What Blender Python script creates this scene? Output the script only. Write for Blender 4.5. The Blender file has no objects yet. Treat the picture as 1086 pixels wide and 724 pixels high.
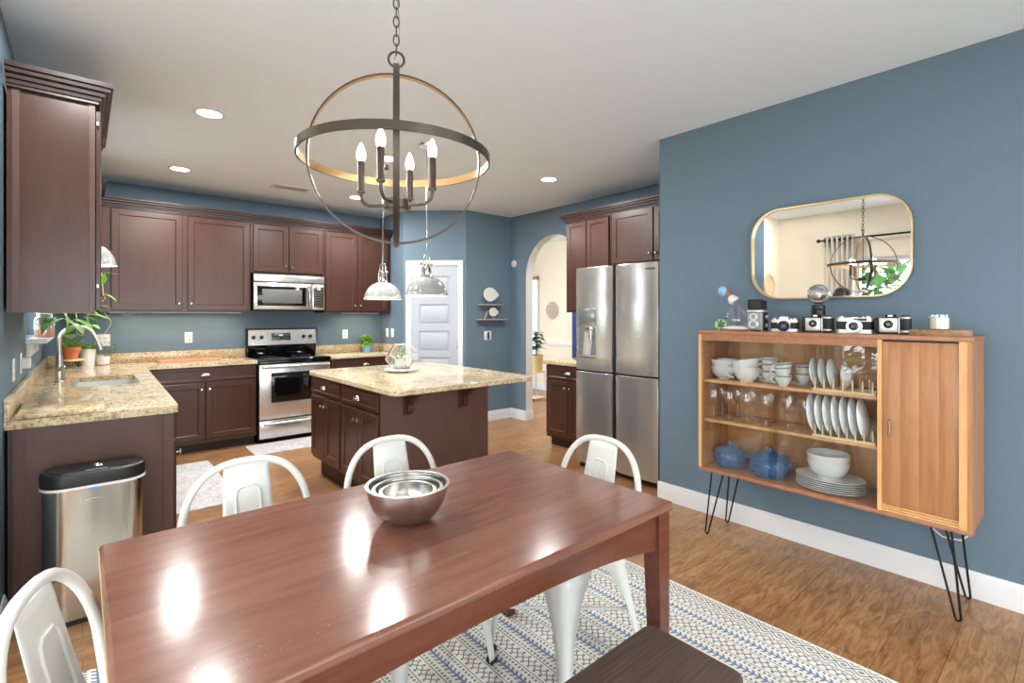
import bpy, bmesh, math, random
from mathutils import Vector, Matrix
random.seed(7)
PI = math.pi
S = bpy.context.scene
COL = S.collection

# ------------------------------------------------------------------ camera, world, light, exposure
cd = bpy.data.cameras.new('camera'); cam = bpy.data.objects.new('camera', cd); COL.objects.link(cam)
cam.location = (0, 0, 1.395); cam.rotation_euler = (PI / 2, 0, -math.atan2(.65291, .75743))
cd.sensor_width = 36; cd.lens = 17.516; cd.shift_y = -27.5 / 1086; cd.clip_start = .02
S.camera = cam
W = bpy.data.worlds.new('sky'); S.world = W; W.use_nodes = True
wb = W.node_tree.nodes['Background']; wb.inputs[0].default_value = (.92, .96, 1, 1); wb.inputs[1].default_value = 8.5
S.view_settings.view_transform = 'Standard'; S.view_settings.look = 'None'
S.view_settings.exposure = -0.03; S.view_settings.gamma = 1; S.view_settings.use_curve_mapping = False
S.cycles.max_bounces = 10; S.cycles.transparent_max_bounces = 16; S.cycles.caustics_reflective = False
S.cycles.caustics_refractive = False; S.cycles.sample_clamp_indirect = 6; S.cycles.use_denoising = True
RECESSED_W, BULB_W, PENDANT_W, UNDER_W, HALL_FILL_W = 33, 5, 2.2, 3.5, 26


def portal(loc, rot, sx, sy):
    l = bpy.data.lights.new('window_portal', 'AREA'); l.shape = 'RECTANGLE'; l.size = sx; l.size_y = sy
    l.cycles.is_portal = True
    o = bpy.data.objects.new('window_portal', l); COL.objects.link(o); o.location = loc; o.rotation_euler = rot


# ------------------------------------------------------------------ materials
def srgb(r, g, b):
    f = lambda c: (c / 255) / 12.92 if c / 255 <= .04045 else ((c / 255 + .055) / 1.055) ** 2.4
    return (f(r), f(g), f(b), 1)


def mat(name, col, rough=.5, metal=0., spec=.5, **kw):
    m = bpy.data.materials.new(name); m.use_nodes = True
    b = m.node_tree.nodes['Principled BSDF']
    b.inputs['Base Color'].default_value = col if len(col) == 4 else (*col, 1)
    b.inputs['Roughness'].default_value = rough; b.inputs['Metallic'].default_value = metal
    b.inputs['Specular IOR Level'].default_value = spec
    for k, v in kw.items(): b.inputs[k.replace('_', ' ')].default_value = v
    return m


class NT:
    """small node-graph helper"""
    def __init__(s, m): s.t = m.node_tree; s.n = s.t.nodes; s.l = s.t.links; s.b = s.n.get('Principled BSDF')
    def new(s, typ, **kw):
        n = s.n.new(typ)
        for k, v in kw.items(): setattr(n, k, v)
        return n
    def put(s, sock, v):
        if isinstance(v, bpy.types.NodeSocket): s.l.new(v, sock)
        else: sock.default_value = v
    def math(s, op, a, b=0., c=0.):
        n = s.new('ShaderNodeMath', operation=op)
        s.put(n.inputs[0], a); s.put(n.inputs[1], b)
        if op in ('MULTIPLY_ADD', 'COMPARE', 'SMOOTH_MIN', 'SMOOTH_MAX', 'PINGPONG') and len(n.inputs) > 2: s.put(n.inputs[2], c)
        return n.outputs[0]
    def coord(s, which='Object', scale=(1, 1, 1), rot=(0, 0, 0)):
        c = s.new('ShaderNodeTexCoord'); m = s.new('ShaderNodeMapping')
        m.inputs['Scale'].default_value = scale; m.inputs['Rotation'].default_value = rot
        s.l.new(c.outputs[which], m.inputs[0]); return m.outputs[0]
    def noise(s, vec, scale=5., detail=3., rough=.5, dist=0.):
        n = s.new('ShaderNodeTexNoise'); s.l.new(vec, n.inputs['Vector'])
        n.inputs['Scale'].default_value = scale; n.inputs['Detail'].default_value = detail
        n.inputs['Roughness'].default_value = rough; n.inputs['Distortion'].default_value = dist
        return n.outputs[0]
    def ramp(s, fac, stops):
        n = s.new('ShaderNodeValToRGB'); s.l.new(fac, n.inputs[0]); e = n.color_ramp.elements
        while len(e) < len(stops): e.new(.5)
        for i, (p, c) in enumerate(stops): e[i].position = p; e[i].color = c
        return n.outputs[0]
    def mix(s, fac, a, b, mode='MIX'):
        n = s.new('ShaderNodeMix', data_type='RGBA', blend_type=mode)
        s.put(n.inputs[0], fac); s.put(n.inputs[6], a); s.put(n.inputs[7], b); return n.outputs[2]
    def bump(s, h, strength=.1, dist=.01):
        n = s.new('ShaderNodeBump'); n.inputs['Strength'].default_value = strength; n.inputs['Distance'].default_value = dist
        s.l.new(h, n.inputs['Height']); s.l.new(n.outputs[0], s.b.inputs['Normal'])
    def base(s, c): s.l.new(c, s.b.inputs['Base Color'])


def wood(name, dark, light, rough, scale=(1, 14, 14), nscale=3., bump=.04, spec=.5, world=False, extra=None):
    m = mat(name, light, rough, spec=spec); t = NT(m)
    v = t.coord('Object', scale)
    f = t.noise(v, nscale, 6, .62, .6)
    c = t.ramp(f, [(.3, dark), (.7, light)])
    t.base(c)
    if bump: t.bump(f, bump, .004)
    return m


def paint(name, col, rough=.75, bump=.03):
    m = mat(name, col, rough, spec=.3); t = NT(m)
    v = t.coord('Object'); f = t.noise(v, 180, 2)
    t.bump(f, bump, .002)
    return m


M = {}
M['blue_wall'] = paint('blue grey wall paint', srgb(106, 126, 141))
M['cream'] = paint('cream wall paint', srgb(236, 226, 206))
M['ceiling'] = paint('white ceiling paint', srgb(240, 246, 252), .9)
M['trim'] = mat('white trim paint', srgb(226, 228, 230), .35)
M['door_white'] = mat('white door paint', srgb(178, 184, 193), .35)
M['espresso'] = wood('dark stained cabinet wood', srgb(64, 38, 28), srgb(72, 44, 33), .29, (10, 10, 1.2), 2.2, .006)
M['espresso_panel'] = wood('dark cabinet end panel', srgb(82, 55, 47), srgb(91, 63, 54), .35, (10, 10, 1.2), 2.2, .006)
M['crown'] = mat('very dark moulding stain', srgb(50, 31, 26), .34)
M['toe'] = mat('dark toe kick', srgb(45, 28, 26), .5)
M['table'] = wood('red brown table varnish', srgb(108, 69, 56), srgb(132, 90, 75), .17, (1.2, 9, 9), 2.0, .006, .55)
M['table_edge'] = wood('red brown table edge', srgb(82, 42, 29), srgb(102, 56, 39), .25, (1.2, 12, 12), 2.2, .02)
M['worn'] = wood('worn golden table edge', srgb(168, 128, 84), srgb(206, 172, 126), .4, (8, 1, 8), 3, .02)
def wear_table():
    m = M['table']; t = NT(m); src = t.b.inputs['Base Color'].links[0].from_socket
    t.b.inputs['Specular IOR Level'].default_value = .3
    n1 = t.noise(t.coord('Object', (1, 1, 1)), 7, 2); n2 = t.noise(t.coord('Object', (30, 8, 8), (0, 0, .5)), 9, 3, .7)
    sc = t.math('MULTIPLY', t.math('GREATER_THAN', n1, .60), t.math('GREATER_THAN', n2, .66))
    sep = t.new('ShaderNodeSeparateXYZ'); t.l.new(t.coord('Object', (1, 1, 1)), sep.inputs[0])
    dx = t.math('DIVIDE', t.math('ADD', sep.outputs[0], .635), .022); dy = t.math('DIVIDE', t.math('ADD', sep.outputs[1], .02), .011)
    rr = t.math('ADD', t.math('MULTIPLY', dx, dx), t.math('MULTIPLY', dy, dy))
    chip = t.math('LESS_THAN', t.math('ADD', rr, t.math('MULTIPLY', n2, 1.2)), 1.45)
    c = t.mix(t.math('MULTIPLY', sc, .55), src, srgb(206, 178, 160)); c = t.mix(t.math('MULTIPLY', chip, .8), c, srgb(196, 160, 128)); t.base(c)


wear_table()
M['bench'] = wood('dark grey brown bench wood', srgb(62, 47, 40), srgb(98, 80, 70), .45, (1.5, 40, 40), 3, .15)
M['walnut'] = wood('honey walnut veneer', srgb(158, 105, 66), srgb(186, 133, 89), .35, (14, 14, 1.2), 2.4, .02)
M['walnut_h'] = wood('walnut veneer top', srgb(146, 98, 70), srgb(174, 122, 88), .38, (14, 1.2, 14), 2.4, .02)
M['oak'] = wood('pale oak edging', srgb(206, 154, 98), srgb(226, 178, 122), .4, (10, 1.5, 10), 2.5, .02)
M['oak_v'] = wood('pale oak upright', srgb(206, 154, 98), srgb(226, 178, 122), .4, (10, 10, 1.5), 2.5, .02)
M['inner'] = wood('amber cabinet lining', srgb(176, 118, 66), srgb(212, 156, 98), .4, (3, 9, .6), 2.2, .02)
M['pale_wood'] = wood('pale rack wood', srgb(222, 190, 148), srgb(240, 214, 176), .5, (10, 2, 10), 3, .02)
M['board_wood'] = wood('reddish board wood', srgb(176, 124, 94), srgb(194, 146, 116), .5, (2, 14, 14), 3, .02)
M['slab_wood'] = wood('rustic slab wood', srgb(132, 94, 66), srgb(186, 146, 108), .7, (12, 2, 12), 4, .2)
M['white_metal'] = mat('white enamelled steel', srgb(214, 214, 208), .28)
M['lamp_enamel'] = mat('pale grey enamel', srgb(158, 159, 158), .18)
M['lamp_inside'] = mat('white enamel lining', srgb(245, 244, 240), .4)
M['chrome'] = mat('polished nickel', srgb(206, 204, 200), .16, 1.)
M['brushed'] = mat('brushed nickel', srgb(186, 184, 178), .3, 1.)
M['sink_steel'] = mat('satin sink steel', srgb(214, 214, 212), .35, .7)
M['black_plastic'] = mat('black plastic', srgb(24, 24, 25), .38)
M['black_gloss'] = mat('black glass', srgb(10, 10, 12), .06)
M['black_metal'] = mat('black metal', srgb(22, 22, 24), .4, .4)
M['bronze'] = mat('grey bronze metal', srgb(88, 80, 74), .36, .75)
M['bronze_in'] = mat('warm gold leaf lining', srgb(196, 160, 116), .35, .7)
M['white_ceramic'] = mat('white glazed ceramic', srgb(226, 226, 224), .15)
M['grey_ceramic'] = mat('pale grey plate glaze', srgb(218, 221, 220), .18)
M['band'] = mat('dark grey rim band', srgb(110, 112, 116), .3)
M['terracotta'] = mat('terracotta', srgb(196, 112, 70), .75)
M['leaf'] = mat('light green leaf', srgb(118, 178, 72), .45)
M['leaf_dark'] = mat('dark green leaf', srgb(58, 104, 58), .5)
M['leaf_yellow'] = mat('lime leaf', srgb(140, 186, 60), .5)
M['leaf_pale'] = mat('pale succulent leaf', srgb(176, 198, 150), .5)
M['soil'] = mat('potting soil', srgb(62, 46, 36), .95)
M['stem'] = mat('plant stem', srgb(150, 150, 96), .6)
M['gold'] = mat('satin gold frame', srgb(214, 190, 146), .3, .9)
M['mirror'] = mat('mirror silver', (.93, .94, .94), .0, 1.)
M['rubber'] = mat('black rubber', srgb(26, 26, 26), .8)
M['plate_white'] = mat('white outlet plastic', srgb(238, 236, 232), .4)
M['slot'] = mat('outlet slot', srgb(214, 211, 207), .6)
M['cord'] = mat('white cord', srgb(232, 230, 228), .5)
M['shelf_grey'] = wood('weathered shelf wood', srgb(140, 128, 120), srgb(176, 164, 154), .6, (2, 14, 14), 3, .05)
M['curtain'] = mat('taupe linen curtain', srgb(204, 194, 180), .9)
M['blue_curtain'] = mat('navy curtain', srgb(52, 72, 128), .9)
M['silver'] = mat('camera silver', srgb(212, 210, 206), .3, .6)
M['leather'] = mat('black leatherette', srgb(38, 38, 40), .7)
M['cam_grey'] = mat('camera grey face', srgb(150, 152, 154), .4)
M['lens'] = mat('coated lens glass', srgb(70, 40, 84), .08)
M['amber'] = mat('amber candle wax', srgb(244, 236, 214), .4)
M['blue_pot'] = mat('pale blue pot glaze', srgb(120, 170, 204), .35)
M['yellow_pot'] = mat('straw pot', srgb(222, 192, 128), .7)
M['display'] = mat('display', srgb(40, 44, 40), .2)
M['dark_text'] = mat('dark grey lettering', srgb(92, 92, 90), .4)
M['etched'] = mat('etched light mark', srgb(226, 220, 210), .5)
M['blue_tape'] = mat('blue bag tab', srgb(110, 160, 224), .5)
M['bag'] = mat('white bin bag', srgb(238, 238, 238), .5)
M['violet'] = mat('violet glass rod', srgb(104, 84, 176), .3)
M['red'] = mat('red glass', srgb(206, 92, 72), .3)
M['sky_glass'] = mat('pale blue glass bead', srgb(140, 190, 226), .2)
M['lime'] = mat('lime green glass', srgb(164, 206, 130), .3)
M['shell'] = mat('driftwood pale', srgb(214, 204, 190), .7)
M['bounce_ground'] = mat('pale bounce ground', srgb(206, 206, 200), .9)  # ground made pale to bounce daylight up to the ceiling
M['shrub'] = mat('shrub leaf', srgb(74, 118, 58), .7)
M['bark'] = mat('bark', srgb(96, 78, 64), .9)


def emis(name, col, st):
    m = mat(name, col, .5); b = m.node_tree.nodes['Principled BSDF']
    b.inputs['Emission Color'].default_value = col if len(col) == 4 else (*col, 1); b.inputs['Emission Strength'].default_value = st
    return m


M['led'] = emis('recessed lens', (1, .97, .92), 9)
M['bulb'] = emis('warm candle bulb', (1, .86, .66), 14)
M['pend_bulb'] = emis('pendant bulb', (1, .95, .88), 6)
M['digit'] = emis('display digits', (.55, .8, .6), .5)


def glassmat(name, col=(1, 1, 1, 1), rough=0.0, tint=.06, gl=1.):
    """thin glass: mirror-like Fresnel coat over clear transmission"""
    m = bpy.data.materials.new(name); m.use_nodes = True; t = NT(m); n = t.n
    out = n['Material Output']; n.remove(n['Principled BSDF'])
    tr = t.new('ShaderNodeBsdfTransparent'); tr.inputs[0].default_value = col
    g = t.new('ShaderNodeBsdfGlossy'); g.inputs[1].default_value = rough; g.inputs[0].default_value = (1, 1, 1, 1)
    lw = t.new('ShaderNodeLayerWeight')
    f = t.math('MULTIPLY_ADD', t.math('POWER', lw.outputs[1], 2.8), .55 * gl, .035 + tint)
    mx = t.new('ShaderNodeMixShader'); t.l.new(f, mx.inputs[0]); t.l.new(tr.outputs[0], mx.inputs[1]); t.l.new(g.outputs[0], mx.inputs[2])
    t.l.new(mx.outputs[0], out.inputs[0]); return m


M['pane'] = glassmat('clear window glass', (.97, .98, .98, 1), 0, 0)
M['cab_glass'] = glassmat('sliding door glass', (.96, .97, .97, 1), 0, .01)
M['stemware'] = glassmat('clear stemware glass', (.985, .99, .99, 1), .02, .07, 1.6)
M['blue_glass'] = mat('cobalt blue glass', srgb(70, 122, 176), .06, Transmission_Weight=.35, Alpha=.8)


def steel(name, col, rough, scale):
    m = mat(name, col, rough, .78 if 'brushed stainless' in name else 1.); t = NT(m); v = t.coord('Object', scale)
    if name.startswith('brushed stainless'): t.bump(t.noise(t.coord('Object', (1, 5, .7)), 1.3, 1), .05, .03)
    f = t.noise(v, 3, 3, .6); r = t.new('ShaderNodeMapRange'); t.l.new(f, r.inputs[0])
    r.inputs[3].default_value = rough - .015; r.inputs[4].default_value = rough + .015
    t.l.new(r.outputs[0], t.b.inputs['Roughness']); return m


M['steel'] = steel('brushed stainless steel', srgb(206, 205, 202), .22, (1, 1, 60))
M['steel_v'] = steel('stainless steel bin', srgb(204, 198, 188), .2, (60, 60, 1))
M['bowl_steel'] = steel('brushed bowl steel', srgb(200, 198, 194), .24, (2, 2, 30))


def granite():
    m = mat('gold granite', srgb(200, 180, 140), .12); t = NT(m); v = t.coord('Object')
    a = t.ramp(t.noise(v, 6, 5, .6, .8), [(.3, srgb(190, 166, 126)), (.5, srgb(212, 194, 158)), (.72, srgb(224, 214, 190))])
    b = t.ramp(t.noise(v, 95, 4, .7), [(.34, srgb(112, 86, 64)), (.46, srgb(255, 255, 255))])
    g = t.ramp(t.noise(v, 55, 3, .6), [(.36, srgb(196, 182, 164)), (.5, srgb(255, 255, 255))])
    t.base(t.mix(1., t.mix(.75, a, b, 'MULTIPLY'), g, 'MULTIPLY')); return m


M['granite'] = granite()


def floor_mat():
    m = mat('brown plank laminate', srgb(170, 122, 80), .3); t = NT(m)
    v = t.coord('Object')
    br = t.new('ShaderNodeTexBrick'); t.l.new(v, br.inputs['Vector'])
    br.inputs['Scale'].default_value = 1; br.inputs['Brick Width'].default_value = 1.2; br.inputs['Row Height'].default_value = .19
    br.inputs['Mortar Size'].default_value = .0015; br.inputs['Color1'].default_value = srgb(178, 136, 94)
    br.inputs['Color2'].default_value = srgb(158, 116, 76); br.inputs['Mortar'].default_value = srgb(120, 82, 52); br.offset = .37
    f = t.noise(t.coord('Object', (1.6, 9, 1)), 3.2, 6, .65, 1.6)
    g = t.ramp(f, [(.3, srgb(150, 122, 98)), (.62, (1, 1, 1, 1))])
    t.base(t.mix(.8, br.outputs[0], g, 'MULTIPLY')); t.bump(f, .03, .003); return m


M['floor'] = floor_mat()


def rug_mat():
    m = mat('woven rug pattern', srgb(232, 228, 218), .95, spec=.1); t = NT(m)
    sep = t.new('ShaderNodeSeparateXYZ'); t.l.new(t.coord('Object'), sep.inputs[0])
    x, y = sep.outputs[0], sep.outputs[1]                  # x measured from the rug's long edge, inwards
    A = lambda a, b: t.math('MAXIMUM', a, b)
    B = lambda a, b: t.math('MULTIPLY', a, b)
    lt = lambda a, b: t.math('LESS_THAN', a, b)
    gt = lambda a, b: t.math('GREATER_THAN', a, b)
    ab = lambda a: t.math('ABSOLUTE', a)
    sub = lambda a, b: t.math('SUBTRACT', a, b)
    frac = lambda a, p: t.math('FRACT', t.math('DIVIDE', a, p))
    P = .175
    u = sub(t.math('MODULO', t.math('ADD', sub(x, .195), 10 * P + P / 2), P), P / 2)     # -P/2..P/2, feather in the middle
    au = ab(u)
    feather = B(lt(au, .020), A(lt(frac(t.math('ADD', y, t.math('MULTIPLY', au, .55)), 0.024), .42), lt(au, .004)))
    dots = B(lt(ab(sub(au, .037)), .0055), lt(frac(y, .019), .5))
    line = lt(ab(sub(au, .051)), .0022)
    tri = t.math('PINGPONG', y, .017)
    cu = sub(P / 2, au)
    zig = lt(ab(sub(cu, t.math('MULTIPLY', tri, .9))), .0034)
    speck = B(lt(ab(sub(cu, .022)), .004), gt(frac(t.math('ADD', y, .01), .034), .62))
    inner = gt(x, .096)
    grey = B(inner, A(A(dots, line), A(zig, speck)))
    blue = B(inner, feather)
    # border: rows of interlocked diamonds
    ty = t.math('PINGPONG', y, .030); bx = ab(sub(x, .046))
    dm = t.math('ADD', bx, t.math('MULTIPLY', ty, .8))
    ring = lt(ab(sub(t.math('MODULO', dm, .0185), .007)), .0038)
    bord = B(t.math('MULTIPLY', gt(x, .012), lt(x, .080)), ring)
    edge = lt(ab(sub(x, .090)), .0025)
    dark = A(A(grey, bord), edge)
    c = t.mix(dark, srgb(222, 219, 210), srgb(118, 118, 124)); c = t.mix(blue, c, srgb(112, 128, 158))
    t.base(c); t.bump(t.noise(t.coord('Object'), 400, 2), .3, .003); return m


M['rug'] = rug_mat()


def mat_marble():
    m = mat('pale marbled mat', srgb(222, 218, 216), .7); t = NT(m); v = t.coord('Object')
    f = t.noise(v, 9, 6, .7, 3); t.base(t.ramp(f, [(.38, srgb(172, 167, 165)), (.56, srgb(206, 204, 204))])); return m


M['marble'] = mat_marble()


# ------------------------------------------------------------------ mesh helpers
class MB:
    def __init__(s): s.bm = bmesh.new()

    def box(s, x0, y0, z0, x1, y1, z1, bev=0, seg=2, mi=0):
        r = bmesh.ops.create_cube(s.bm, size=1); vs = r['verts']
        for v in vs:
            v.co = Vector(((x0 + x1) / 2 + v.co.x * (x1 - x0), (y0 + y1) / 2 + v.co.y * (y1 - y0), (z0 + z1) / 2 + v.co.z * (z1 - z0)))
        fs = list({f for v in vs for f in v.link_faces})
        for f in fs: f.material_index = mi
        if bev:
            es = list({e for v in vs for e in v.link_edges})
            bmesh.ops.bevel(s.bm, geom=es, offset=bev, segments=seg, affect='EDGES', profile=.5)
        return s

    def tube(s, pts, r, n=8, closed=False, caps=True):
        P = [Vector(p) for p in pts]; k = len(P); R = r if isinstance(r, (list, tuple)) else [r] * k
        T = []
        for i in range(k):
            a, b = (P[(i - 1) % k], P[(i + 1) % k]) if closed else (P[max(i - 1, 0)], P[min(i + 1, k - 1)])
            T.append((b - a).normalized())
        up = Vector((0, 0, 1)) if abs(T[0].z) < .9 else Vector((1, 0, 0))
        nrm = (up - T[0] * up.dot(T[0])).normalized(); rings = []
        for i in range(k):
            nrm = (nrm - T[i] * nrm.dot(T[i])).normalized(); bi = T[i].cross(nrm)
            rings.append([s.bm.verts.new(P[i] + (nrm * math.cos(2 * PI * j / n) + bi * math.sin(2 * PI * j / n)) * R[i]) for j in range(n)])
        for i in range(k if closed else k - 1):
            a, b = rings[i], rings[(i + 1) % k]
            for j in range(n): s.bm.faces.new((a[j], a[(j + 1) % n], b[(j + 1) % n], b[j]))
        if caps and not closed:
            s.bm.faces.new(rings[0][::-1]); s.bm.faces.new(rings[-1])
        return s

    def lathe(s, prof, n=24, c=(0, 0, 0), Mx=None, sx=1, sy=1):
        rings = []
        for (r, z) in prof:
            if r < 1e-6: rings.append([s.bm.verts.new((0, 0, z))])
            else: rings.append([s.bm.verts.new((r * sx * math.cos(2 * PI * j / n), r * sy * math.sin(2 * PI * j / n), z)) for j in range(n)])
        for a, b in zip(rings, rings[1:]):
            for j in range(n):
                k = (j + 1) % n
                if len(a) == 1 and len(b) == 1: continue
                if len(a) == 1: s.bm.faces.new((a[0], b[k], b[j]))
                elif len(b) == 1: s.bm.faces.new((a[j], a[k], b[0]))
                else: s.bm.faces.new((a[j], a[k], b[k], b[j]))
        X = Matrix.Translation(c) @ (Mx if Mx else Matrix())
        for rg in rings:
            for v in rg: v.co = X @ v.co
        return s

    def prism(s, out, h, Mx=None, mi=0):
        """outline in XY extruded along +Z by h, then transformed"""
        Mx = Mx or Matrix()
        a = [s.bm.verts.new(Mx @ Vector((x, y, 0))) for x, y in out]; b = [s.bm.verts.new(Mx @ Vector((x, y, h))) for x, y in out]
        k = len(out); fs = [s.bm.faces.new(a[::-1]), s.bm.faces.new(b)]
        for i in range(k): fs.append(s.bm.faces.new((a[i], a[(i + 1) % k], b[(i + 1) % k], b[i])))
        for f in fs: f.material_index = mi
        return s

    def ell(s, c, r, u=16, v=10, Mx=None):
        rr = (r, r, r) if not isinstance(r, (tuple, list)) else r
        X = Matrix.Translation(c) @ (Mx or Matrix()) @ Matrix.Diagonal((*rr, 1))
        bmesh.ops.create_uvsphere(s.bm, u_segments=u, v_segments=v, radius=1, matrix=X); return s

    def sheet(s, pts):
        """grid of points -> quads"""
        g = [[s.bm.verts.new(p) for p in row] for row in pts]
        for i in range(len(g) - 1):
            for j in range(len(g[0]) - 1): s.bm.faces.new((g[i][j], g[i][j + 1], g[i + 1][j + 1], g[i + 1][j]))
        return s

    def leaf(s, base, d, L, w, droop=.3, up=Vector((0, 0, 1))):
        d = Vector(d).normalized(); side = d.cross(up)
        side = side.normalized() if side.length > .05 else Vector((1, 0, 0)); nrm = side.cross(d)
        base = Vector(base); prof = [(0, .02), (.25, .8), (.5, 1), (.78, .6), (1, .02)]; rows = []
        for t, k in prof:
            m = base + d * (L * t) - nrm * (droop * L * t * t)
            rows.append([m - side * (w * k / 2) + nrm * (.12 * w * k), m, m + side * (w * k / 2) + nrm * (.12 * w * k)])
        return s.sheet(rows)

    def tf(s, Mx):
        for v in s.bm.verts: v.co = Mx @ v.co
        return s

    def done(s, name, m, parent=None, ang=38, loc=None, rotz=0, solid=0, recalc=True, sub=0):
        if recalc: bmesh.ops.recalc_face_normals(s.bm, faces=s.bm.faces[:])
        me = bpy.data.meshes.new(name); s.bm.to_mesh(me); s.bm.free()
        for k in (m if isinstance(m, (list, tuple)) else [m]): me.materials.append(M[k] if isinstance(k, str) else k)
        me.shade_smooth(); me.set_sharp_from_angle(angle=math.radians(ang))
        o = bpy.data.objects.new(name, me); COL.objects.link(o)
        if parent: o.parent = parent
        if loc: o.location = loc
        o.rotation_euler.z = rotz
        if solid: md = o.modifiers.new('thickness', 'SOLIDIFY'); md.thickness = solid; md.offset = 0
        if sub: md = o.modifiers.new('smooth', 'SUBSURF'); md.levels = sub; md.render_levels = sub
        return o


def tag(o, label, cat, group=None):
    o['label'] = label; o['category'] = cat
    if group: o['group'] = group
    return o


def thing(name, label, cat, loc=(0, 0, 0), rotz=0, group=None):
    o = bpy.data.objects.new(name, None); COL.objects.link(o); o.location = loc; o.rotation_euler.z = rotz
    o.empty_display_size = .1
    return tag(o, label, cat, group)


def struct(o): o['kind'] = 'structure'; return o


def dup(root, loc, rotz=None, label=None, group=None):
    r = root.copy(); COL.objects.link(r); r.location = loc
    if rotz is not None: r.rotation_euler.z = rotz
    if label: r['label'] = label
    if group: r['group'] = group

    def rec(src, dst):
        for ch in list(src.children):
            c = ch.copy(); COL.objects.link(c); c.parent = dst; rec(ch, c)
    rec(root, r); return r


RX = lambda a: Matrix.Rotation(a, 4, 'X')
RY = lambda a: Matrix.Rotation(a, 4, 'Y')
RZ = lambda a: Matrix.Rotation(a, 4, 'Z')
TR = lambda *a: Matrix.Translation(a)


def rrect(w, h, r, n=6, cx=0, cy=0):
    o = []
    for (sx, sy, a0) in ((1, 1, 0), (-1, 1, PI / 2), (-1, -1, PI), (1, -1, 3 * PI / 2)):
        for i in range(n + 1):
            a = a0 + PI / 2 * i / n
            o.append((cx + sx * (w / 2 - r) + r * math.cos(a), cy + sy * (h / 2 - r) + r * math.sin(a)))
    return o


# ------------------------------------------------------------------ room shell
CZ = 2.74
RXW, LXW, BYW, AXW, PYW = 3.345, -.272, 6.42, 4.46, 5.2     # right, left, back, arch and pantry wall planes
DXW, DY = -.75, 2.86                                         # dining bay: window wall plane and where the bay ends
SY = -2.6                                                    # wall behind the camera


def wall(name, boxes, m='blue_wall'):
    b = MB()
    for q in boxes: b.box(*q)
    return struct(b.done(name, m))


struct(MB().box(-.9, -2.75, -.1, 7.3, 7.9, 0).done('floor', 'floor'))
struct(MB().box(-.9, -2.75, CZ, 7.3, 7.9, CZ + .1).done('ceiling', 'ceiling'))
wall('wall_right', [(RXW, SY, 0, RXW + .12, 2.15, CZ)])
wall('wall_alcove', [(RXW + .12, 2.03, 0, AXW + .12, 2.15, CZ)])
wall('wall_back', [(LXW - .15, BYW, 0, 3.12, BYW + .15, CZ)])
# kitchen window wall with opening y 4.42..5.22, z 1.24..2.2
KW = (4.42, 5.22, 1.25, 2.2)
wall('wall_left', [(LXW - .15, DY, 0, LXW, KW[0], CZ), (LXW - .15, KW[1], 0, LXW, BYW, CZ), (LXW - .15, KW[0], 0, LXW, KW[1], KW[2]), (LXW - .15, KW[0], KW[3], LXW, KW[1], CZ)])
# dining bay: side wall, window wall with a wide opening
wall('wall_bay', [(DXW - .15, DY, 0, LXW - .15, DY + .1, CZ), (LXW - .15, DY - .001, 0, LXW - .001, DY + .0, CZ)], 'cream')
DW = (-1.3, 1.96, .25, 2.12)
wall('wall_dining', [(DXW - .15, DW[1], 0, DXW, DY, CZ), (DXW - .15, SY, 0, DXW, DW[0], CZ), (DXW - .15, DW[0], 0, DXW, DW[1], DW[2]), (DXW - .15, DW[0], DW[3], DXW, DW[1], CZ)], 'cream')
PW = (-.45, 3.1, .02, 2.25)  # unseen wide opening added here to let in fill daylight
wall('wall_fill_opening', [(DXW, SY - .15, 0, PW[0], SY, CZ), (PW[1], SY - .15, 0, RXW + .12, SY, CZ), (PW[0], SY - .15, PW[3], PW[1], SY, CZ)], 'cream')
# pantry corner: side, diagonal with door, front
wall('wall_pantry_side', [(3.12, 5.76, 0, 3.22, BYW + .15, CZ)])
wall('wall_pantry', [(3.705, PYW, 0, AXW + .12, PYW + .1, CZ)])
dg = Vector((3.705 - 3.12, PYW - 5.76, 0)); DL = dg.length; DA = math.atan2(dg.y, dg.x)
b = MB()
for q in [(0, 0, 0, .06, .1, CZ), (DL - .06, 0, 0, DL, .1, CZ), (.06, 0, 2.05, DL - .06, .1, CZ)]: b.box(*q)
struct(b.done('wall_pantry_diagonal', 'blue_wall', loc=(3.12, 5.76, 0), rotz=DA))

# arch wall
AY0, AY1, AZS = 3.89, 4.89, 1.91
arc = [(AY1 - .5 + .5 * math.cos(PI * i / 24), AZS + .5 * math.sin(PI * i / 24)) for i in range(25)]    # from AY1 over to AY0
out = [(PYW, 0), (AY1, 0)] + arc + [(AY0, 0), (2.15, 0), (2.15, CZ), (PYW, CZ)]
MYZ = Matrix(((0, 0, 1, AXW), (1, 0, 0, 0), (0, 1, 0, 0), (0, 0, 0, 1)))
b = MB(); b.prism(out, .12, MYZ)
o = b.done('wall_arch', ['blue_wall', 'trim'], ang=20); struct(o)
for p in o.data.polygons:
    c = p.center
    if abs(p.normal.x) < .3 and AY0 - .01 < c.y < AY1 + .01 and c.z < 2.5: p.material_index = 1
    if p.normal.x > .5: p.material_index = 1
# hall beyond
wall('wall_hall_far', [(6.55, 2.0, 0, 6.7, 7.75, CZ)], 'cream')
wall('wall_hall_side', [(4.58, 7.6, 0, 6.55, 7.75, CZ)], 'cream')
wall('wall_hall_end', [(4.58, 1.9, 0, 6.55, 2.03, CZ)], 'cream')


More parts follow.
